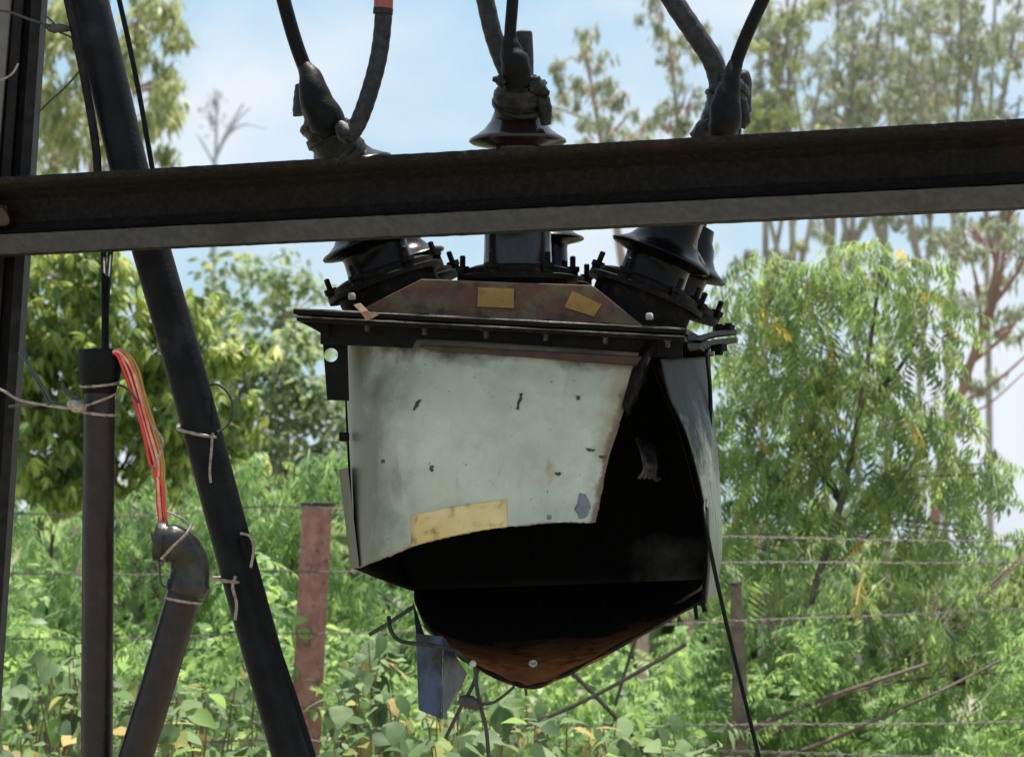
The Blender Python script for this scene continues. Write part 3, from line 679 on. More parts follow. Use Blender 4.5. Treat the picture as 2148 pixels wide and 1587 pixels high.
boot(c6, [(1544,130,7.08),(1532,175,7.07),(1524,215,7.07),(1518,262,7.07),(1512,284,7.08)], [.014,.020,.030,.032,.024], 35)

# ------------------------------------------------------------------ beam, rail post, strut
def make_beam():
    # the beam runs level and comes nearer towards its right end; section in metres: (towards camera, up)
    x0, x1 = P(-420, 0, 7.18).x, P(2600, 0, 5.93).x
    def ctr(x):
        Y = 7.0 + (x - P(0,0,7.0).x)/(P(2148,0,6.1).x - P(0,0,7.0).x)*(-.9); return Y
    zt = P(0, 374, 6.9).z; zb = P(0, 535, 7.0).z; H = zt - zb
    sec = [(.100, H), (.102, H-.007), (.096, H-.012), (.020, H-.020), (-.006, H-.034), (-.012, H*.62), (-.004, H*.45), (.012, H*.34), (.034, H*.292), (.040, H*.280), (.034, H*.266),
           (.004, H*.24), (.0, .008), (-.006, .001), (-.045, .001), (-.045, .012), (-.004, .020), (-.004, H-.020), (-.045, H-.012), (-.045, H)]
    d = Vector((x1-x0, ctr(x1)-ctr(x0), 0)).normalized(); nrm = Vector((d.y, -d.x, 0))
    n = 260; V, F = [], []; m = len(sec); r = random.Random(3)
    for i in range(n+1):
        x = x0 + (x1-x0)*i/n; c = Vector((x, ctr(x), zb))
        for a, h in sec:
            j = r.gauss(0, .0003) if a > 0 else 0
            V.append(c + nrm*(a+j) + Vector((0, 0, h + r.gauss(0, .00022))))
    for i in range(n):
        for k in range(m): F.append((i*m+k, i*m+(k+1) % m, (i+1)*m+(k+1) % m, (i+1)*m+k))
    F += [tuple(range(m)), tuple(n*m+k for k in range(m))[::-1]]
    mb = MB(); mb.add(V, F)
    root = empty('steel_beam', (0, ctr(0), zb), 'long dark steel beam crossing in front of the transformer bushings', 'beam')
    mb.build('beam_section', M['beam'], root, False)
    sec2 = [(.042, H*.256), (.045, H*.246), (.020, .004), (.012, .0), (.002, .006), (.002, H*.256)]; V, F, m = [], [], len(sec2)
    for i in range(n+1):
        x = x0 + (x1-x0)*i/n; c = Vector((x, ctr(x), zb))
        for a, h in sec2: V.append(c + nrm*(a + r.gauss(0, .0003)) + Vector((0, 0, h + r.gauss(0, .0003))))
    for i in range(n):
        for k in range(m): F.append((i*m+k, i*m+(k+1) % m, (i+1)*m+(k+1) % m, (i+1)*m+k))
    F += [tuple(range(m)), tuple(n*m+k for k in range(m))[::-1]]
    MB().add(V, F).build('lower_flange', M['beam_bounce'], root, False)
    # splash of pale paint and a rusted plate at the left end
    for px, py, s in ((1838,281,5),(1986,279,7),(1272,317,3)):
        t = (px/2148); Y = 7.0-.9*t
        c = P(px, py, Y-.055)
        MB().lathe(c, (0,-1,0), [(PX(s),0),(PX(s*.8),.002),(PX(s*.3),.003)], 8).build('paint_spot', M['pale'], root, True)
    MB().hexa([P(-60,478,6.95),P(20,470,6.95),P(20,470,6.99),P(-60,478,6.99),P(-60,420,6.95),P(14,432,6.95),P(14,432,6.99),P(-60,420,6.99)]).build('rusted_cleat', M['rust_strip'], root, bevel=.006, rough=.002)
make_beam()
def make_post():
    root = empty('rail_post', (P(-80,1215,7.12).x, 7.12, 0), 'leaning dark rail section post at the left end of the steel beam', 'post')
    def line(x0, x1):   # at py=0 and py=1300
        a, b = P(x0, 0, 7.12), P(x1, 1300, 7.12); d = (b-a)/(a.z-b.z); return a - d*1.2, a + d*a.z
    def strip(name, xs0, xs1, y0, y1, mat):
        a0, a1 = line(xs0[0], xs1[0]); b0, b1 = line(xs0[1], xs1[1]); D = Vector((0, 1, 0))
        MB().hexa([a1+D*y0, b1+D*y0, b1+D*y1, a1+D*y1, a0+D*y0, b0+D*y0, b0+D*y1, a0+D*y1]).build(name, mat, root, bevel=.003)
    strip('web', (-70, 88), (-182, -10), .062, .08, M['post'])
    strip('rail_neck', (24, 74), (-80, -20), .022, .061, M['post'])
    strip('rail_head', (30, 52), (-64, -44), -.012, .021, M['post'])
    strip('rail_foot', (70, 92), (-14, 6), -.03, .06, M['post'])
    strip('face_plate', (-75, 27), (-190, -80), -.02, .019, M['post_light'])
make_post()
st = MB().tube(catmull([P(-10,-740,7.1),P(70,-430,7.1),P(150,-120,7.1),P(192,20,7.1),P(270,350,7.08),P(322,540,7.06),P(396,800,7.04),P(503,1200,7.02),P(612,1587,7.0),P(780,2180,6.98),P(860,2930,6.97)], 90), .0385, 24).build('leaning_strut', M['strut'], None, True)
tag(st, 'dark round leaning strut passing behind the beam left of the transformer', 'strut')
cable('stay_rod', [(-20,-640,7.05),(50,-360,7.05),(120,-90,7.05),(142,0,7.05),(176,160,7.05),(200,300,7.06),(206,380,7.06),(214,480,7.07)], .0085, M['post'], 'thin brown rod along the left edge of the leaning strut above the beam', cat='rod')
cable('thin_cable', [(100,-640,7.02),(165,-360,7.02),(230,-80,7.02),(250,0,7.02),(285,160,7.02),(318,345,7.02),(330,420,7.03)], .0052, M['rubber'], 'thin black cable right of the leaning strut above the beam')
cable('thin_cable', [(1482,735,7.12),(1490,830,7.24),(1487,1000,7.16),(1479,1085,6.99),(1520,1290,6.97),(1592,1587,6.95),(1650,1830,6.94)], .0042, M['rubber'], 'thin black cable hanging from the right corner of the transformer')
cable('thin_cable', [(508,1120,6.98),(524,1180,6.97),(548,1265,6.96),(600,1410,6.95),(655,1580,6.94),(720,1800,6.93)], .0062, M['rubber'], 'black cable tied down the right side of the leaning strut')
cable('wire_loop', [(505,1118,6.97),(524,1124,6.96),(532,1150,6.96),(526,1190,6.96)], .0035, M['tie'], 'pale bent wire end at the strut beside the lower tie', cat='wire', n=20, seg=6)

# pipes
pipe_root = empty('conduit_pipe', P(206,1215,6.75)-Vector((0,0,1.6)), 'upright dark brown pipe with black socket top left of the leaning strut', 'pipe')
k = PX(1, 6.75)
MB().tube([P(209,790,6.75),P(208,900,6.75),P(206,1100,6.75),P(203,1587,6.75),P(198,2990,6.75)], 33.5*k, 28).build('pipe_shaft', M['pvc'], pipe_root, True)
base = P(209,800,6.75)
MB().lathe(base, (0,0,1), [(34*k,-26*k),(36*k,-16*k),(43*k,8*k),(45.5*k,26*k),(46*k,62*k),(43.5*k,67*k),(36*k,67*k),(35*k,30*k),(0.5*k,29*k)], 32).build('socket', M['rubber'], pipe_root, True)
pk = 'pale binding wires'
def tie(pts, r, label, mat='tie', name='tie_wire', n=30):
    return cable(name, pts, r, M[mat], label, pk, 6, n, cat='wire')
def ring_pts(cx, cy, rx, tilt, Y, ry=.04, a0=0, a1=360, turns=24):
    out = []
    for i in range(turns+1):
        a = R(a0 + (a1-a0)*i/turns); out.append((cx + rx*math.cos(a), cy + tilt*math.cos(a) + 3*math.sin(a), Y - ry*math.sin(a)))
    return out
tie(ring_pts(209,806,40,-4,6.75,.037), .0034, 'pale wire ring just below the black socket of the upright pipe')
tie(ring_pts(208,838,37,-14,6.75,.034), .0034, 'slanting pale wire, middle of the three rings on the upright pipe')
tie(ring_pts(207,866,37,4,6.75,.034), .0038, 'pale wire, lowest of the three rings on the upright pipe')
tie([(-60,800,6.98),(0,816,6.95),(40,838,6.85),(100,850,6.74),(150,856,6.7),(180,852,6.71)], .0036, 'twisted pale tie wire between rail post and upright pipe')
tie([(20,852,6.98),(60,850,6.9),(110,846,6.75),(165,850,6.7),(176,862,6.71)], .004, 'dark wire doubled under the tie between post and upright pipe', 'dark_wire')
tie([(40,740,6.8),(75,785,6.75),(108,842,6.73)], .0032, 'dark wire end sticking up left from the post tie', 'dark_wire')
tie([(52,735,6.82),(62,770,6.78),(95,830,6.74),(104,848,6.73)], .0034, 'second dark wire end crossing the first beside the rail post', 'dark_wire')
tie([(130,802,6.72),(140,825,6.72),(165,838,6.71),(172,850,6.71)], .0042, 'short dark twisted wire stub touching the upright pipe', 'dark_wire')
o = MB().add(*blob([P(146,846,6.7),P(160,852,6.69),P(176,856,6.7)], [.007,.012,.008], 44, .3, 10, 12)).build('wire_knot', M['tie'], None, True); tag(o, 'knot of binding wire at the left side of the upright pipe', 'wire knot')
tie([(245,806,6.72),(262,812,6.71),(278,828,6.7),(290,845,6.7)], .0032, 'dark wire tail running from upright pipe behind the red cables', 'dark_wire')
cable('thin_cable', [(214,470,7.06),(217,540,6.98),(219,640,6.86),(219,772,6.75)], .0058, M['rubber'], 'left one of two black cables dropping from beam into pipe socket', 'cables entering the upright pipe')
cable('thin_cable', [(236,470,7.06),(231,540,6.98),(224,640,6.86),(223,772,6.75)], .0052, M['rubber'], 'right one of two black cables dropping from beam into pipe socket', 'cables entering the upright pipe')
bun = empty('cable_bundle', P(300,930,6.72), 'loose bundle of red orange and ochre cables between the two pipes', 'cables')
mid = [(222,772),(232,742),(252,740),(272,775),(292,840),(312,910),(328,970),(335,1010),(337,1060),(344,1112),(356,1136)]
for k_, (mt, off) in enumerate((('red',-11),('red',-8),('pink',-5),('red',-2.2),('red',.6),('pink',3.4),('orange',6.4),('ochre',9.4),('orange',12),('ochre',14.5))):
    pts = []
    for i, (x, y) in enumerate(mid):
        s = 1.0 if 3 <= i <= 6 else .6
        if i >= 7: s = -.55 if k_ in (0, 5) else .55
        pts.append(P(x + off*s + random.uniform(-2.0, 2.0), y - off*.3 + random.uniform(-1.5, 1.5), 6.73 + .004*((k_*3) % 5 - 2)))
    MB().tube(catmull(pts, 50), .0031, 8).build('insulated_wire', M[mt], bun, True)
tie([(318,890,6.7),(336,912,6.69),(342,930,6.69),(334,956,6.69),(322,978,6.7),(318,990,6.72)], .003, 'pale grey wire tail wound round the red cable bundle')
tie([(350,1072,6.71),(372,1082,6.7),(392,1096,6.7),(398,1110,6.7)], .003, 'pale wire tail above the pipe elbow')
# inclined pipe with elbow
el = empty('elbow_pipe', P(262,1600,6.72)-Vector((0,0,1.1)), 'dark pipe leaning right with an olive elbow holding the red cables', 'pipe')
k = PX(1, 6.72)
MB().tube([P(388,1240,6.72),P(330,1440,6.72),P(285,1587,6.72),P(160,2000,6.72),P(-40,2680,6.72)], 36*k, 26).build('pipe_shaft', M['pvc'], el, True)
ep = catmull([P(342,1138,6.71),P(366,1142,6.71),P(388,1160,6.715),P(398,1190,6.72),P(396,1218,6.72),P(389,1246,6.72)], 30)
def er(t, a):
    return k*(40 if t < .12 else 43*(1-.06*math.sin(min(1,(t-.12)/.7)*3.14)) if t < .82 else 46 if t < .95 else 43)
me_ = MB(); me_.tube(ep, er, 26)
me_.build('elbow', M['elbow'], el, True)
d0 = (Vector(ep[0])-Vector(ep[2])).normalized()
MB().lathe(Vector(ep[0])-d0*.004, d0, [(44*k,0),(45*k,.012),(43*k,.018),(36*k,.018),(35*k,.004),(1*k,.004)], 26).build('elbow_mouth', M['elbow'], el, True)
tie(ring_pts(384,1258,38,6,6.72,.036), .0036, 'pale wire ring under the olive pipe elbow')
tie([(404,1098,6.68),(388,1122,6.665),(362,1146,6.66),(338,1172,6.67)], .0036, 'pale wire slanting across the mouth of the pipe elbow')
tie([(334,1176,6.69),(336,1212,6.69),(340,1226,6.69),(352,1232,6.69)], .003, 'dark wire hanging under the mouth of the pipe elbow', 'dark_wire')
# ties on the strut
tie(ring_pts(417,908,43,9,7.03,.041), .0042, 'pale wire ring round the leaning strut, the upper tie')
tie([(446,908,6.99),(443,950,6.985),(440,985,6.985),(442,1012,6.985)], .0036, 'pale wire tail hanging from the upper tie of the leaning strut')
tie([(428,812,7.04),(455,806,7.03),(480,826,7.02),(488,860,7.02),(478,890,7.01),(456,906,7.0)], .0032, 'dark wire loop standing out right of the leaning strut', 'dark_wire')
tie(ring_pts(484,1216,40,4,7.02,.041), .0042, 'pale wire ring round the leaning strut, the lower tie')
tie([(494,1208,6.97),(488,1230,6.965),(496,1265,6.965),(493,1300,6.965)], .0042, 'pale wire tail hanging from the lower tie of the leaning strut')
# wires tied at the top of the rail post
tie([(-40,18,7.0),(20,26,6.99),(70,44,7.0),(120,58,7.04),(150,64,7.06)], .0036, 'dark wire from rail post to leaning strut at the top', 'dark_wire')
o = MB().add(*blob([P(96,56,7.04),P(118,60,7.03),P(146,60,7.05)], [.005,.010,.005], 51, .4, 10, 16)).build('wire_knot', M['dark_wire'], None, True); tag(o, 'black twist of wire between rail post and leaning strut', 'wire knot')
tie([(96,34,7.04),(112,48,7.03),(122,66,7.03),(150,80,7.05),(154,105,7.06)], .0028, 'thin dark wire curl left of the leaning strut', 'dark_wire')
tie([(168,148,7.05),(140,180,7.05),(105,212,7.06),(76,240,7.07)], .0028, 'thin dark wire slanting between leaning strut and rail post', 'dark_wire')
tie([(-10,172,6.98),(12,164,6.98),(28,152,6.99),(38,134,7.0)], .003, 'short bent wire on the pale face of the rail post')

# ------------------------------------------------------------------ fence
fpost = empty('fence_post', (P(665,1215,12.0).x, 12.0, 0), 'rust brown square iron fence post between strut and transformer', 'post')
def fence_post():
    xl0, xr0, xl1, xr1 = 634, 698, 605, 672        # at py 1062 and 1587
    a0, b0 = P(xl0,1062,12), P(xr0,1062,12); a1, b1 = P(xl1,1587,12), P(xr1,1587,12)
    f = (a0.z+.15)/(a0.z-a1.z); a2, b2 = a0+(a1-a0)*f, b0+(b1-b0)*f
    m0, m2 = a0.lerp(b0, .62)+Vector((0,-.05,0)), a2.lerp(b2, .62)+Vector((0,-.05,0))
    D = Vector((0, .06, 0)); e0, e2 = a0.lerp(b0, .4)+D, a2.lerp(b2, .4)+D
    MB().hexa([a2, m2, b2, e2, a0, m0, b0, e0]).build('post_shaft', M['fence_post'], fpost, bevel=.006, rough=.001)
    t = Vector((0, 0, .014)); s = Vector((0, 0, .001))
    c = (a0+b0+m0+e0)/4
    q = [c+(p-c)*1.08 for p in (a0, m0, b0, e0)]
    MB().hexa([p+s for p in q]+[p+t for p in q]).build('post_cap', M['rust_strip'], fpost, bevel=.003)
fence_post()
p2 = empty('fence_stake', (P(1555,1215,13.2).x, 12.1, 0), 'thin weathered fence stake behind the cable right of the transformer', 'post')
a0 = P(1533,1225,12.1); b0 = P(1556,1225,12.1); a1 = P(1540,1587,12.1); b1 = P(1575,1587,12.1)
f = (a0.z+.15)/(a0.z-a1.z); D = Vector((0,.05,0)); a2, b2 = a0+(a1-a0)*f, b0+(b1-b0)*f
MB().hexa([a2,b2,b2+D,a2+D,a0,b0,b0+D,a0+D]).build('stake_shaft', M['old_post'], p2, bevel=.006, rough=.002)
MB().box((a0+b0)/2+D*.5+Vector((0,0,.004)), (.045,.06,.006)).build('stake_cap', M['old_post'], p2, bevel=.001)
def barbed(pts, label):
    path = catmull([P(*q) for q in pts], 420); V = MB()
    for s in (0, math.pi):
        q = [Vector(p) + Vector((0, math.cos(i*.55+s)*.003, math.sin(i*.55+s)*.003 + .004*math.sin(i*.06))) for i, p in enumerate(path)]
        V.tube(q, .0016, 5, False)
    wi = V.build('wire_strand', M['wire'], None, True)
    root = empty('barbed_wire', wi.location, label, 'barbed wire', 'barbed wires of the fence')
    wi.parent = root; wi.location = (0, 0, 0)
    bb = MB()
    for i in range(12, 415, 17):
        c = Vector(path[i])
        for a in (.7, 2.3): bb.tube([c-Vector((.004,math.cos(a)*.018,math.sin(a)*.018)), c+Vector((.004,math.cos(a)*.018,math.sin(a)*.018))], .0016, 4)
    o = bb.build('barbs', M['wire'], None); o.parent = root; o.location = Vector(o.location)-Vector(root.location); o['kind'] = 'stuff'
barbed([(-120,1078,11.95),(300,1079,11.93),(665,1063,11.91),(1100,1105,12.0),(1545,1128,12.02),(2260,1132,12.0)], 'top barbed wire, touching the rim of the brown fence post')
barbed([(-120,1205,11.95),(300,1203,11.93),(665,1197,11.91),(1100,1190,12.0),(1545,1182,12.02),(2260,1176,12.0)], 'second barbed wire from the top of the brown fence post')
barbed([(-120,1345,11.95),(300,1336,11.93),(665,1327,11.91),(1100,1316,12.0),(1545,1304,12.02),(2260,1268,12.0)], 'third barbed wire from the top of the brown fence post')
barbed([(-120,1480,11.0),(300,1470,11.2),(665,1484,11.9),(1000,1512,11.2),(1545,1522,11.0),(2260,1508,11.3)], 'fourth barbed wire from the top of the brown fence post')
barbed([(-120,1570,10.5),(300,1560,10.6),(700,1552,10.6),(1100,1558,10.6),(1545,1578,10.6),(2260,1588,10.7)], 'lowest barbed wire, down among the broad shrub leaves')

# ------------------------------------------------------------------ vegetation
def leaf_strip(L, W, fold=.12, droop=.25, seg=3, w=None):
    """one leaf along +X with a midrib fold; returns verts, tris"""
    w = w or [0, .85, .95, .0]; n = len(w)-1; V, F = [], []
    for i in range(n+1):
        t = i/n; x = L*t; z = -droop*L*t*t; h = W/2*w[i]
        if h < 1e-6: V.append((x, 0, z)); continue
        V += [(x, h, z+fold*h), (x, 0, z), (x, -h, z+fold*h)]
    def idx(i):
        return None
    # index bookkeeping
    rings, k = [], 0
    for i in range(n+1):
        if W/2*w[i] < 1e-6: rings.append([k]); k += 1
        else: rings.append([k, k+1, k+2]); k += 3
    for i in range(n):
        a, b = rings[i], rings[i+1]
        if len(a) == 1 and len(b) == 3: F += [(a[0], b[1], b[0]), (a[0], b[2], b[1])]
        elif len(a) == 3 and len(b) == 1: F += [(a[0], a[1], b[0]), (a[1], a[2], b[0])]
        elif len(a) == 3: F += [(a[0], a[1], b[1]), (a[0], b[1], b[0]), (a[1], a[2], b[2]), (a[1], b[2], b[1])]
    return np.array(V, float), np.array(F, int)
def rotm(axis, ang): return np.array(Matrix.Rotation(ang, 3, axis))
def euler_m(rx, ry, rz): return rotm('Z', rz) @ rotm('Y', ry) @ rotm('X', rx)
def join(parts):
    V, F, o = [], [], 0
    for v, f in parts: V.append(v); F.append(f+o); o += len(v)
    return np.vstack(V), np.vstack(F)
def t_pinnate(r):
    """feathery leaf: arched rachis with drooping pairs of narrow leaflets; unit length"""
    parts = []; n = 8; dr = r.uniform(.25, .6)
    for i in range(n):
        t = .14 + .86*i/(n-1); x = t; z = -dr*t*t
        s = (.34 if 0 < i < n-2 else .26)*r.uniform(.85, 1.15)
        for side in (-1, 1):
            v, f = leaf_strip(s, s*.25, .2, .2, w=[0, .9, 0])
            m = rotm('Z', side*R(r.uniform(48, 78))) @ rotm('Y', R(r.uniform(28, 80)))
            parts.append((v @ m.T + np.array([x, 0, z]), f))
    v, f = leaf_strip(.3, .1, .2, .3, w=[0, .9, 0]); parts.append((v @ rotm('Y', R(45)).T + np.array([1, 0, -dr]), f))
    w = .012; pts = [(t, -dr*t*t) for t in np.linspace(0, 1, 4)]
    V = np.array([(x, s*w, z) for x, z in pts for s in (-1, 1)]); F = np.array([q for i in range(3) for q in ((2*i, 2*i+2, 2*i+1), (2*i+1, 2*i+2, 2*i+3))])
    parts.append((V, F)); return join(parts)
def t_whorl(r, k=6, L=1.0, W=.26, down=(20, 75)):
    """drooping whorl of long leaves"""
    parts = []
    for i in range(k):
        v, f = leaf_strip(L*r.uniform(.75, 1.1), W*r.uniform(.8, 1.15), .25, r.uniform(.1, .4), w=[0, .8, 1.0, .6, 0])
        m = rotm('Z', 2*math.pi*i/k + r.uniform(-.4, .4)) @ rotm('Y', R(r.uniform(*down)))
        parts.append((v @ m.T, f))
    return join(parts)
def t_gum(r, k=7):
    """hanging spray of narrow gum leaves"""
    parts = []
    for i in range(k):
        s = r.uniform(.5, .85); v, f = leaf_strip(s, s*.2, .15, .12, w=[0, 1, .75, 0])
        m = rotm('Z', r.uniform(0, 6.28)) @ rotm('Y', R(r.uniform(35, 92)))
        parts.append((v @ m.T + np.array([r.uniform(-.3, .3), r.uniform(-.3, .3), r.uniform(-.35, .25)]), f))
    return join(parts)
def t_oval(r):
    parts = []
    for i in range(4):
        v, f = leaf_strip(r.uniform(.5, .75), .42, .2, .25, w=[0, .9, .8, 0]); m = rotm('Z', r.uniform(0, 6.28)) @ rotm('Y', R(r.uniform(0, 50)))
        parts.append((v @ m.T + np.array([r.uniform(-.4, .4), r.uniform(-.4, .4), r.uniform(-.3, .3)]), f))
    return join(parts)
rr_ = random.Random(5)
TPL = {'pinnate': [t_pinnate(rr_) for _ in range(6)], 'whorl': [t_whorl(rr_) for _ in range(5)], 'gum': [t_gum(rr_) for _ in range(6)], 'oval': [t_oval(rr_) for _ in range(5)]}
SHARED = {}
def shared_leaf(kind, j, tint, mat):
    key = (kind, j, tint, mat.name)
    if key not in SHARED:
        V, F = TPL[kind][j]; me = quads_np('leaf', V, F, np.full(len(V), tint)); me.materials.append(mat); SHARED[key] = me
    return SHARED[key]
def orient(kind, r, out):
    """random rotation of a spray; out is the heading away from the crown's middle"""
    hd = math.atan2(out[1], out[0]) + r.gauss(0, .8)
    if kind == 'pinnate': return euler_m(r.gauss(0, .3), R(r.uniform(-10, 60)), hd)
    if kind == 'gum': return euler_m(r.gauss(0, .25), r.gauss(0, .25), r.uniform(0, 6.28))
    return euler_m(r.gauss(0, .35), r.gauss(0, .35), hd)
def crown_points(blobs, r, clump=9, spread=.30):
    """leaf anchors: twig ends through each ellipsoid, several leaves close to each twig end"""
    out, twigs = [], []
    for (px, py, Y, rx, rz, ry, nt) in blobs:
        c = np.array(P(px, py, Y)); a, b = PX(rx, Y), PX(rz, Y)
        for _ in range(nt):
            while True:
                q = np.array([r.uniform(-1, 1) for _ in range(3)]); d = np.linalg.norm(q)
                if .15 < d < 1: break
            q *= d**-.35; e = c + q*np.array([a, ry, b]); twigs.append((c, e)); s = min(a, b)*spread
            for _ in range(clump):
                out.append((e + np.array([r.gauss(0, s), r.gauss(0, s), r.gauss(0, s*.7)]), q))
    return out, twigs
def limb(mb, pts, r0, r1, seg=7, n=14):
    mb.tube(catmull(pts, n), lambda t, a: (r0*(1-t)+r1*t)*(1+.08*math.sin(a*3+t*9)), seg)
def tree(name, label, cat, trunk, blobs, kind, size, mat, bark, seed, clump=9, spread=.3, rad=(.06, .012), limbs=(), single=0, group=None, tints=(0, 1), twig_r=.004, leafname='leaf', twig_share=.6):
    """trunk: pixel points with Y, lowest first; it is carried down to the ground"""
    r = random.Random(seed); tp = [P(*q) for q in trunk]
    if tp[0].z > 0:
        d = (tp[0]-tp[1]).normalized() if len(tp) > 1 else Vector((0, 0, -1)); g = tp[0] + Vector((d.x*.3, 0, 0))*tp[0].z; g.z = -.05; tp = [g] + tp
    root = empty(name, (tp[0].x, tp[0].y, 0), label, cat, group)
    mb = MB(); limb(mb, tp, rad[0], rad[1], 9, 30)
    for L in limbs: limb(mb, [P(*q[:3]) for q in L[1:]], L[0], L[0]*.35)
    mb.build('trunk', bark, root, True)
    dk, yk = {'pinnate': (.58, .55), 'whorl': (.54, .7), 'oval': (.48, .7), 'gum': (.85, .9)}[kind]     # density, depth of the crown
    pts, twigs = crown_points([(*b[:5], b[5]*yk, max(1, round(b[6]*dk))) for b in blobs], r, clump, spread)
    spine = np.array(catmull(tp, 40))
    tw = MB()
    for (c, e) in twigs:
        if r.random() > twig_share: continue
        s = spine[np.argmin(np.linalg.norm(spine - (c - np.array([0, 0, .25])), axis=1))]
        j = c + (e-c)*.35
        tw.tube([Vector(s.tolist()).lerp(Vector(j.tolist()), .55) + Vector((0,0,.03)), Vector(j.tolist()), Vector(e.tolist())], lambda t, a: twig_r*(.42 if kind == 'pinnate' else 1.0)*(1.4-t), 4, False)
    if tw.V:
        o = tw.build('twigs', bark, root, False); o['kind'] = 'stuff'
    r.shuffle(pts)
    if single:   # the leaves nearest to the viewer are pieces of their own
        pts.sort(key=lambda q: q[0][1])
        near = pts[:min(len(pts), single*3)]; r.shuffle(near); sing = near[:single]; ids = set(id(x) for x in sing); pts = [x for x in pts if id(x) not in ids]
    else: sing = []
    VV, FF, TT, o = [], [], [], 0
    for e, q in pts:
        j = r.randrange(len(TPL[kind])); V, F = TPL[kind][j]; m = orient(kind, r, q); s = r.uniform(*size)
        VV.append((V*s) @ m.T + e); FF.append(F+o); o += len(V)
        t = tints[0] + (tints[1]-tints[0])*r.random()**1.2; TT.append(np.full(len(V), t))
    if VV:
        me = quads_np('crown', np.vstack(VV), np.vstack(FF), np.concatenate(TT)); ob = link('crown', me, mat, root); ob['kind'] = 'stuff'
    for e, q in sing:
        t = round((tints[0] + (tints[1]-tints[0])*r.random()**1.2)*6)/6
        me = shared_leaf(kind, r.randrange(len(TPL[kind])), t, mat); ob = bpy.data.objects.new(leafname, me); COL.objects.link(ob); ob.parent = root
        m = Matrix(orient(kind, r, q).tolist()).to_4x4(); s = r.uniform(*size)
        ob.matrix_local = Matrix.Translation(Vector(e.tolist())-root.location) @ m @ Matrix.Scale(s, 4)
    return root

# right: feathery tree behind the tank
Y1 = 13.0
tree('feathery_tree', 'bright green feathery leaved tree filling the view right of the transformer', 'tree',
  [(1560,1680,Y1-.6),(1625,1490,Y1-.5),(1700,1260,Y1-.3),(1765,1050,Y1-.1),(1805,850,Y1-.2),(1830,690,Y1),(1850,540,Y1)],
  [(1860,560,Y1,120,70,.35,26),(1640,570,Y1,130,50,.35,22),(1760,590,Y1,120,70,.4,26),(1590,690,Y1,110,90,.4,26),(1740,710,Y1,130,90,.45,34),(1900,690,Y1,90,90,.4,26),
   (1620,840,Y1,130,80,.45,30),(1780,850,Y1,150,80,.5,34),(1930,850,Y1,90,80,.4,24),(1600,980,Y1,110,80,.45,26),(1760,1000,Y1,150,80,.5,34),(1930,990,Y1,130,70,.45,30),(2050,1000,Y1,80,45,.35,14),
   (1570,620,Y1,70,80,.35,16),(1560,800,Y1,60,90,.35,18),(1560,960,Y1,60,90,.35,18),(1690,780,Y1,90,60,.4,16),(1690,930,Y1,90,60,.4,16),(2080,960,Y1,60,35,.3,8),(1560,1130,Y1,70,80,.4,16),(1620,1120,Y1,120,70,.45,24),(1820,1120,Y1,170,70,.5,32),(2010,1120,Y1,130,70,.45,26)],
  'pinnate', (.10, .18), M['leaf_feather'], M['bark'], 11, clump=4, spread=.24, rad=(.021,.006), single=280,
  limbs=[(.010,(1700,1260,Y1),(1760,1180,Y1-.1),(1860,1090,Y1-.1)),(.018,(1765,1050,Y1),(1700,950,Y1+.1),(1640,860,Y1+.1)),(.014,(1805,850,Y1),(1880,780,Y1),(1930,700,Y1))])
tree('feathery_sapling', 'feathery green sapling with long bare branches low at the right', 'tree',
  [(1470,1720,Y1-1),(1530,1570,Y1-1),(1640,1500,Y1-1),(1800,1440,Y1-1),(1950,1390,Y1-.9)],
  [(1620,1270,Y1-.5,110,80,.4,22),(1780,1260,Y1-.5,150,80,.4,30),(1980,1260,Y1-.5,150,80,.4,30),(2130,1180,Y1-.3,90,90,.4,24),(2050,1300,Y1-.3,120,70,.4,20),(1700,1380,Y1-.5,140,60,.4,22),(1900,1400,Y1-.5,150,70,.4,26),(2080,1400,Y1-.5,110,70,.4,16),(1600,1400,Y1-.4,90,80,.4,22),(1560,1520,Y1-.4,80,60,.4,16),(1680,1520,Y1-.3,150,60,.4,22),(1820,1560,Y1-.3,130,50,.4,18),(1960,1530,Y1-.3,120,50,.4,12)],
  'pinnate', (.10, .17), M['leaf_feather'], M['bark'], 12, clump=4, spread=.33, rad=(.013,.006), single=200, tints=(0,.95),
  limbs=[(.009,(1590,1600,Y1-1),(1720,1560,Y1-1),(1880,1490,Y1-1),(2010,1430,Y1-.9),(2200,1330,Y1-.6)),(.008,(1500,1600,Y1-.8),(1640,1530,Y1-.8),(1760,1460,Y1-.8),(1880,1430,Y1-.8)),(.007,(1800,1440,Y1-.6),(1960,1420,Y1-.6),(2170,1405,Y1-.6)),(.007,(1750,1600,Y1-.5),(1850,1530,Y1-.5),(1905,1480,Y1-.5))])
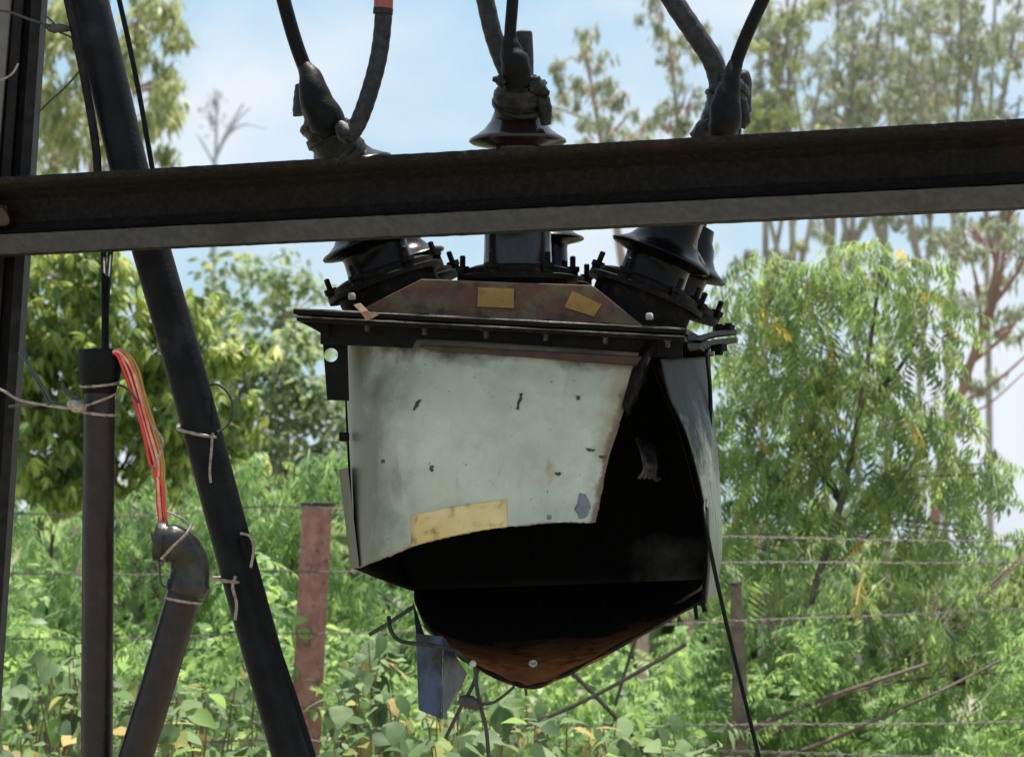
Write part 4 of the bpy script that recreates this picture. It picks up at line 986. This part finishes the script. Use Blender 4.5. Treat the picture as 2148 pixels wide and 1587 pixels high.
# left of the tank: feathery shrubs
Y2 = 13.6
tree('feathery_shrub', 'bright feathery shrub between the strut and the burst tank, behind fence', 'shrub', [(600,1400,Y2),(610,1200,Y2),(620,1020,Y2)],
  [(600,985,Y2,110,40,.4,22),(690,960,Y2,70,40,.3,12),(520,1080,Y2,110,60,.4,26),(660,1090,Y2,120,60,.4,26),(560,1190,Y2,140,60,.4,28),(720,1220,Y2,100,60,.4,18),(560,1300,Y2,140,50,.4,24),(800,1260,Y2,90,60,.4,14)],
  'pinnate', (.10, .17), M['leaf_bright'], M['bark'], 13, clump=5, spread=.35, rad=(.02,.006), single=200)
tree('feathery_shrub', 'bright feathery shrub between the rail post and the upright pipe', 'shrub', [(90,1420,Y2),(100,1260,Y2),(110,1120,Y2)],
  [(90,1100,Y2,120,50,.4,24),(60,1190,Y2,110,60,.4,24),(140,1270,Y2,110,60,.4,24),(60,1340,Y2,110,50,.4,20)],
  'pinnate', (.10, .17), M['leaf_bright'], M['bark'], 14, clump=5, spread=.35, rad=(.02,.006), single=120)
tree('feathery_shrub', 'bright feathery shrub behind the pipe elbow', 'shrub', [(330,1420,Y2),(330,1260,Y2),(320,1120,Y2)],
  [(310,1080,Y2,100,50,.4,22),(400,1030,Y2,70,40,.4,14),(300,1190,Y2,100,60,.4,24),(440,1180,Y2,80,60,.4,18),(330,1300,Y2,120,60,.4,26),(460,1320,Y2,80,50,.4,16)],
  'pinnate', (.10, .17), M['leaf_bright'], M['bark'], 15, clump=5, spread=.35, rad=(.02,.006), single=120)
# left: dense drooping tree
Y3 = 16.0
tree('drooping_leaf_tree', 'dense yellow green tree with drooping leaves behind the upright pipe', 'tree', [(230,1400,Y3),(230,1100,Y3),(220,800,Y3),(200,600,Y3)],
  [(110,570,Y3,110,60,.5,34),(230,560,Y3,90,50,.5,20),(100,690,Y3,120,80,.6,44),(240,690,Y3,120,90,.6,44),(360,720,Y3,90,70,.5,26),(90,830,Y3,120,80,.6,44),(250,830,Y3,120,80,.6,44),(400,850,Y3,100,90,.6,34),(90,960,Y3,120,80,.6,44),(260,960,Y3,120,80,.6,44),(420,980,Y3,100,80,.6,34),(500,900,Y3,60,70,.4,14),(60,1030,Y3,100,50,.5,24),(200,1040,Y3,100,50,.5,22),(380,640,Y3,70,60,.5,18),(470,740,Y3,60,60,.4,16),(40,760,Y3,60,120,.5,30)],
  'whorl', (.06, .10), M['leaf_mango'], M['bark'], 16, clump=10, spread=.32, rad=(.07,.02), single=280)
# middle: thicket seen between strut and tank
Y4 = 20.0
tree('thicket_bush', 'pale green bush with sky showing through between strut and transformer', 'bush', [(560,1300,Y4),(560,1000,Y4),(570,760,Y4)],
  [(500,720,Y4,80,60,.7,26),(600,760,Y4,100,60,.7,26),(700,800,Y4,60,70,.6,14),(540,850,Y4,110,60,.7,34),(670,880,Y4,90,60,.7,26),(600,960,Y4,150,60,.7,44)],
  'oval', (.08, .13), M['leaf_far'], M['bark'], 17, clump=9, spread=.36, rad=(.05,.012))
tree('thicket_bush', 'loose bush rising between the strut and the left bushing', 'bush', [(600,1000,Y4+4),(600,800,Y4+4),(590,600,Y4+4)],
  [(480,580,Y4+4,60,50,.7,14),(580,560,Y4+4,80,60,.7,16),(640,620,Y4+4,70,60,.7,14),(520,660,Y4+4,90,40,.7,18),(680,700,Y4+4,60,50,.7,12)],
  'oval', (.09, .14), M['leaf_far'], M['bark_pale'], 18, clump=5, spread=.36, rad=(.04,.01))
# gum trees
YG = 34.0
gk = 'tall slender gum trees in the distance'
tree('gum_tree', 'tall gum tree with hanging yellow green sprays behind the leaning strut', 'tree', [(170,1000,YG-4),(180,600,YG-4),(200,300,YG-4),(230,-60,YG-4)],
  [(130,60,YG-4,60,90,1.0,16),(150,220,YG-4,60,90,1.0,18),(120,320,YG-4,60,60,1.0,12),(310,60,YG-4,60,80,1.0,14),(330,170,YG-4,50,60,1.0,10),(340,260,YG-4,40,50,1.0,8),(250,330,YG-4,60,50,1.0,8),(380,40,YG-4,30,50,.8,4),(210,120,YG-4,60,90,1.0,10)],
  'gum', (.15, .26), M['leaf_euca_y'], M['bark_pale'], 21, clump=7, spread=.22, rad=(.10,.02), twig_r=.012, group=gk)
tree('gum_tree', 'small sparse gum tree standing right of the middle bushing', 'tree', [(1330,800,YG-2),(1300,520,YG-2),(1265,320,YG-2),(1225,90,YG-2)],
  [(1215,110,YG-2,60,50,.8,9),(1230,180,YG-2,70,40,.8,10),(1190,230,YG-2,50,40,.7,5),(1290,200,YG-2,40,40,.7,5),(1300,260,YG-2,60,40,.8,7),(1340,280,YG-2,40,40,.7,5),(1230,280,YG-2,60,30,.8,5)],
  'gum', (.10, .17), M['leaf_euca'], M['bark_pale'], 22, clump=6, spread=.16, rad=(.06,.012), twig_r=.010, group=gk)
tree('gum_tree', 'sparse gum tree behind the bushing leaning right', 'tree', [(1440,800,YG),(1430,520,YG),(1425,300,YG),(1400,60,YG)],
  [(1390,20,YG,50,50,.8,8),(1410,110,YG,60,50,.8,8),(1440,220,YG,50,60,.8,8),(1390,260,YG,60,40,.8,7),(1450,60,YG,40,60,.8,6),(1460,500,YG,60,40,.8,4)],
  'gum', (.10, .17), M['leaf_euca'], M['bark_pale'], 23, clump=6, spread=.16, rad=(.06,.012), twig_r=.010, group=gk)
rg = random.Random(8)
gum_specs = [(1600,1590,-40,'leftmost trunk of the gum stand behind the beam right of the bushings'),(1672,1650,-60,'second trunk from left in the gum stand above the beam'),(1735,1760,-60,'third trunk from left in the gum stand above the beam'),
             (1800,1790,-60,'gum tree in the middle of the stand above the beam'),(1860,1880,-60,'gum tree right of the middle of the stand above the beam'),(1925,1950,-60,'gum tree with dense dark sprays above the beam at right'),
             (1985,2020,-60,'gum tree second from the right end of the stand'),(2075,2090,-60,'rightmost gum tree of the stand, by the picture edge')]
for i, (x0, x1, yt, lab) in enumerate(gum_specs):
    Yg = YG + rg.uniform(-3, 6); bl = []
    for q in range(8):
        y = rg.uniform(-40, 300); x = x0 + (x1-x0)*(1-(y+60)/1000) + rg.uniform(-70, 70)
        bl.append((x, y, Yg, rg.uniform(50, 95), rg.uniform(50, 95), 1.0, rg.randint(9, 14)))
    for q in range(2): bl.append((x0+rg.uniform(-60,60), rg.uniform(420, 560), Yg, 40, 30, .7, 3))
    mx = (x0+x1)/2 + rg.uniform(-14, 14)
    L = []
    for q in range(4):
        y = rg.uniform(250, 640); xx = x0 + (x1-x0)*(1-(y+60)/1000); dx = rg.choice((-1, 1))*rg.uniform(40, 100)
        L.append((.035, (xx, y, Yg), (xx+dx*.5, y-120, Yg), (xx+dx, y-320, Yg)))
    tree('gum_tree', lab, 'tree', [(x0,900,Yg),(mx,450,Yg),((mx+x1)/2,200,Yg),(x1,yt,Yg)], bl, 'gum', (.09, .16), M['leaf_euca'] if i % 4 != 1 else M['leaf_euca_y'], M['bark_gum'], 40+i, clump=5, spread=.11, rad=(.042,.014), limbs=L, twig_r=.010, group=gk)
YB = 24.0
L = [(0.0248,(2030,780,YB),(2085,640,YB),(2110,500,YB),(2130,350,YB)),(0.0193,(2060,700,YB),(2050,600,YB),(2020,480,YB)),(0.0193,(2075,650,YB),(2140,560,YB),(2180,450,YB)),(0.0165,(2010,850,YB),(2090,800,YB),(2180,720,YB)),(0.0165,(2040,760,YB),(2120,690,YB),(2170,600,YB)),(0.0110,(2010,870,YB),(2070,850,YB),(2150,780,YB)),(0.0138,(2090,560,YB),(2070,470,YB),(2060,400,YB))]
tree('gum_tree', 'brown branching gum tree at the right edge beside the feathery tree', 'tree', [(1960,1100,YB),(1995,900,YB),(2030,780,YB),(2075,640,YB),(2100,480,YB),(2110,380,YB)],
  [(2040,480,YB,60,50,.7,7),(2120,520,YB,50,60,.7,7),(2030,600,YB,60,50,.7,6),(2120,700,YB,40,60,.7,5),(2140,430,YB,40,50,.7,5),(1990,520,YB,50,40,.7,5),(2080,780,YB,50,40,.7,3)],
  'gum', (.09, .15), M['leaf_euca'], pbr('red_brown_bark', (.30, .17, .12), (.2, .12, .09), 5, .8, .5, 30, bdist=.01), 60, clump=6, spread=.2, rad=(.045,.012), limbs=L, twig_r=.008, group=gk)
# far bare tree
FB = 75.0
tree('bare_tree', 'pale leafless tree far off under the clouds', 'tree', [(445,700,FB),(448,420,FB),(452,330,FB),(456,215,FB)], [(450,210,FB,22,30,.5,22),(440,250,FB,25,35,.5,14)], 'gum', (.10, .16), M['bark_far'], M['bark_far'], 61, clump=1, spread=.4, rad=(.09,.02),
  limbs=[(.05,(452,330,FB),(480,270,FB),(510,218,FB)),(.035,(460,310,FB),(500,250,FB),(525,226,FB)),(.035,(448,340,FB),(425,300,FB),(412,280,FB)),(.03,(468,290,FB),(510,262,FB),(560,270,FB))], twig_r=.014, twig_share=1)
# far wood beyond, one mass
def far_wood():
    r = random.Random(70); VV, FF, TT, o = [], [], [], 0
    for _ in range(5200):
        px = r.uniform(-260, 2400); Y = r.uniform(52, 72)
        top = 1060 + 50*math.sin(px*.006+1) + 40*math.sin(px*.017) + (120 if px > 1400 else 0)
        y = top + (r.random()**.7)*(1215+150-top)
        V, F = TPL['oval'][r.randrange(5)]; m = euler_m(r.gauss(0, .5), r.gauss(0, .5), r.uniform(0, 6.28)); s = r.uniform(.7, 1.2)
        e = np.array(P(px, y, Y))
        if e[2] < 0: e[2] = r.uniform(0, 1.0)
        VV.append((V*s) @ m.T + e); FF.append(F+o); o += len(V); TT.append(np.full(len(V), r.random()))
    ob = link('far_wood', quads_np('far_wood', np.vstack(VV), np.vstack(FF), np.concatenate(TT)), M['leaf_far'])
    tag(ob, 'far off low wood seen through the gaps near the horizon', 'wood', kind='stuff')
far_wood()

# bottom: broad leaved shrubs, every leaf a piece of its own
BROAD = []
def broad_leaf(seed, tint):
    r = random.Random(seed); L = 1.0; w = [0, .55, .92, 1.0, .82, .45, 0] if seed % 2 else [.0, .8, 1.0, .86, .62, .32, 0]
    V, F = leaf_strip(L, .66 if seed % 2 else .74, r.uniform(.1, .3), r.uniform(.1, .4), w=w)
    V[:, 2] += .02*np.sin(V[:, 0]*14)*np.sign(V[:, 1])
    st = np.array([(-.22, .008, .05), (-.22, -.008, .05), (.0, .008, 0), (.0, -.008, 0)]); F2 = np.array([(0, 2, 1), (1, 2, 3)])
    V, F = join([(V, F), (st, F2)])
    me = quads_np('leaf', V, F, np.full(len(V), tint)); me.materials.append(M['leaf_broad'])
    me.polygons.foreach_set('use_smooth', [True]*len(me.polygons)); return me
for q in range(14): BROAD.append(broad_leaf(q, [.05,.3,.45,.6,.75,.9,.2,.5,.7,.35,.95,.15,.62,1.0][q]))
def broad_shrub(px, Y, top, spread, n, label, seed, size=(.042, .092)):
    r = random.Random(seed); gx = P(px, 1215, Y).x; root = empty('broadleaf_shrub', (gx, Y, 0), label, 'shrub')
    zt = P(px, top, Y).z; sp = PX(spread, Y); sm = MB(); stems = []
    for k_ in range(max(4, n//12)):
        a = r.uniform(0, 6.28); q = math.sqrt(r.random()); e = Vector((gx + math.cos(a)*sp*q, Y + math.sin(a)*.45*q, zt*r.uniform(.86, 1.0) - .04))
        s = Vector((gx + r.uniform(-.12, .12), Y + r.uniform(-.12, .12), -.03)); m_ = s.lerp(e, .5) + Vector((r.uniform(-.05,.05), r.uniform(-.05,.05), .08))
        pth = catmull([s, m_, e], 16); stems.append(pth); sm.tube(pth, lambda t, a: .007*(1.25-t), 5)
    sm.build('stem', M['stem_red'], root, True)
    for k_ in range(n):
        pth = stems[k_ % len(stems)]; t = r.uniform(.52, 1.0) if k_ % 4 else 1.0
        p = Vector(pth[min(16, int(t*16))].tolist()) + Vector((r.gauss(0, .012), r.gauss(0, .012), r.gauss(0, .02)))
        ob = bpy.data.objects.new('leaf', r.choice(BROAD)); COL.objects.link(ob); ob.parent = root
        hd = r.uniform(0, 6.28); s = size[0]*.75 + (size[1]*1.12-size[0]*.75)*r.random()**1.4; mm = Matrix(euler_m(r.gauss(0, .5), R(r.uniform(-25, 70)), hd).tolist()).to_4x4()
        ob.matrix_local = Matrix.Translation(p - root.location + Vector((math.cos(hd), math.sin(hd), 0))*s*.24) @ mm @ Matrix.Scale(s, 4)
shr = [(40,10.4,1400,110,90,'broad leaved shrub at the foot of the rail post'),(170,10.9,1340,110,90,'broad leaved shrub behind the foot of the upright pipe'),(300,10.0,1420,110,90,'broad leaved shrub behind the leaning lower pipe'),
 (430,10.8,1360,110,90,'broad leaved shrub between leaning pipe and strut'),(545,10.2,1500,40,40,'broad leaved shrub behind the foot of the leaning strut'),(640,12.7,1400,120,90,'broad leaved shrub behind the brown fence post'),
 (775,10.6,1300,62,80,'tall reddish stemmed shrub right of the brown fence post'),(850,10.0,1400,110,100,'broad leaved shrub below the blue grey bracket'),(970,10.9,1400,110,90,'broad leaved shrub behind the dangling dark wires'),
 (1080,10.2,1440,110,90,'broad leaved shrub under the lowest point of the tank floor'),(1190,10.9,1440,120,90,'broad leaved shrub right of the lowest point of the tank floor'),(1310,10.2,1500,120,80,'low broad leaved shrub below the right slope of the tank floor'),
 (1430,10.8,1480,110,70,'broad leaved shrub left of the weathered fence stake'),(1500,9.9,1450,60,26,'thin shrub with few pale leaves left of the hanging cable'),(900,9.2,1520,200,90,'nearest low shrub along the lower edge under the tank'),(330,9.2,1540,200,90,'nearest low shrub along the lower edge between the pipes')]
for i, (px, Y, top, sp, n, lab) in enumerate(shr): broad_shrub(px, Y, top+5, sp*1.15, int(n*2.6), lab, 200+i)
def undergrowth():
    r = random.Random(71); VV, FF, TT, o = [], [], [], 0
    for _ in range(13000):
        Y = r.uniform(11.9, 15.5); px = r.uniform(-260, 2400); x = P(px, 1215, Y).x
        h = 1.42 + .16*math.sin(px*.011+2) + .12*math.sin(px*.027) - (.20 if px > 1450 else 0)
        z = h*(1 - .75*r.random()**1.3); kind = 'oval' if r.random() < (.15 if px > 1400 else .5) else 'pinnate'
        V, F = TPL[kind][r.randrange(5)]; m = euler_m(r.gauss(0, .5), r.gauss(0, .5), r.uniform(0, 6.28)); s = r.uniform(.06, .10) if kind == 'oval' else r.uniform(.10, .16)
        VV.append((V*s) @ m.T + np.array([x, Y, z])); FF.append(F+o); o += len(V); TT.append(np.full(len(V), r.random()))
    ob = link('undergrowth', quads_np('undergrowth', np.vstack(VV), np.vstack(FF), np.concatenate(TT)), M['leaf_bright'])
    tag(ob, 'green undergrowth crowding the ground behind the barbed wire fence', 'undergrowth', kind='stuff')
undergrowth()
# bare dark stems in the thicket below the tank
for i, (pts, rad, lab) in enumerate([([(1190,1400,10.8),(1260,1470,10.8),(1340,1560,10.8),(1400,1660,10.8)],.008,'dark bare branch below the right slope of the tank floor'),
   ([(1040,1545,10.6),(1180,1490,10.6),(1300,1430,10.6),(1440,1350,10.6)],.007,'dark bare branch slanting up right below the tank floor'),
   ([(1290,1480,11.2),(1320,1380,11.2),(1345,1310,11.2)],.006,'thin upright bare twig below the right slope of the tank floor')]):
    cable('bare_branch', pts, rad, M['bark_dark'], lab, cat='branch', n=24, seg=6)
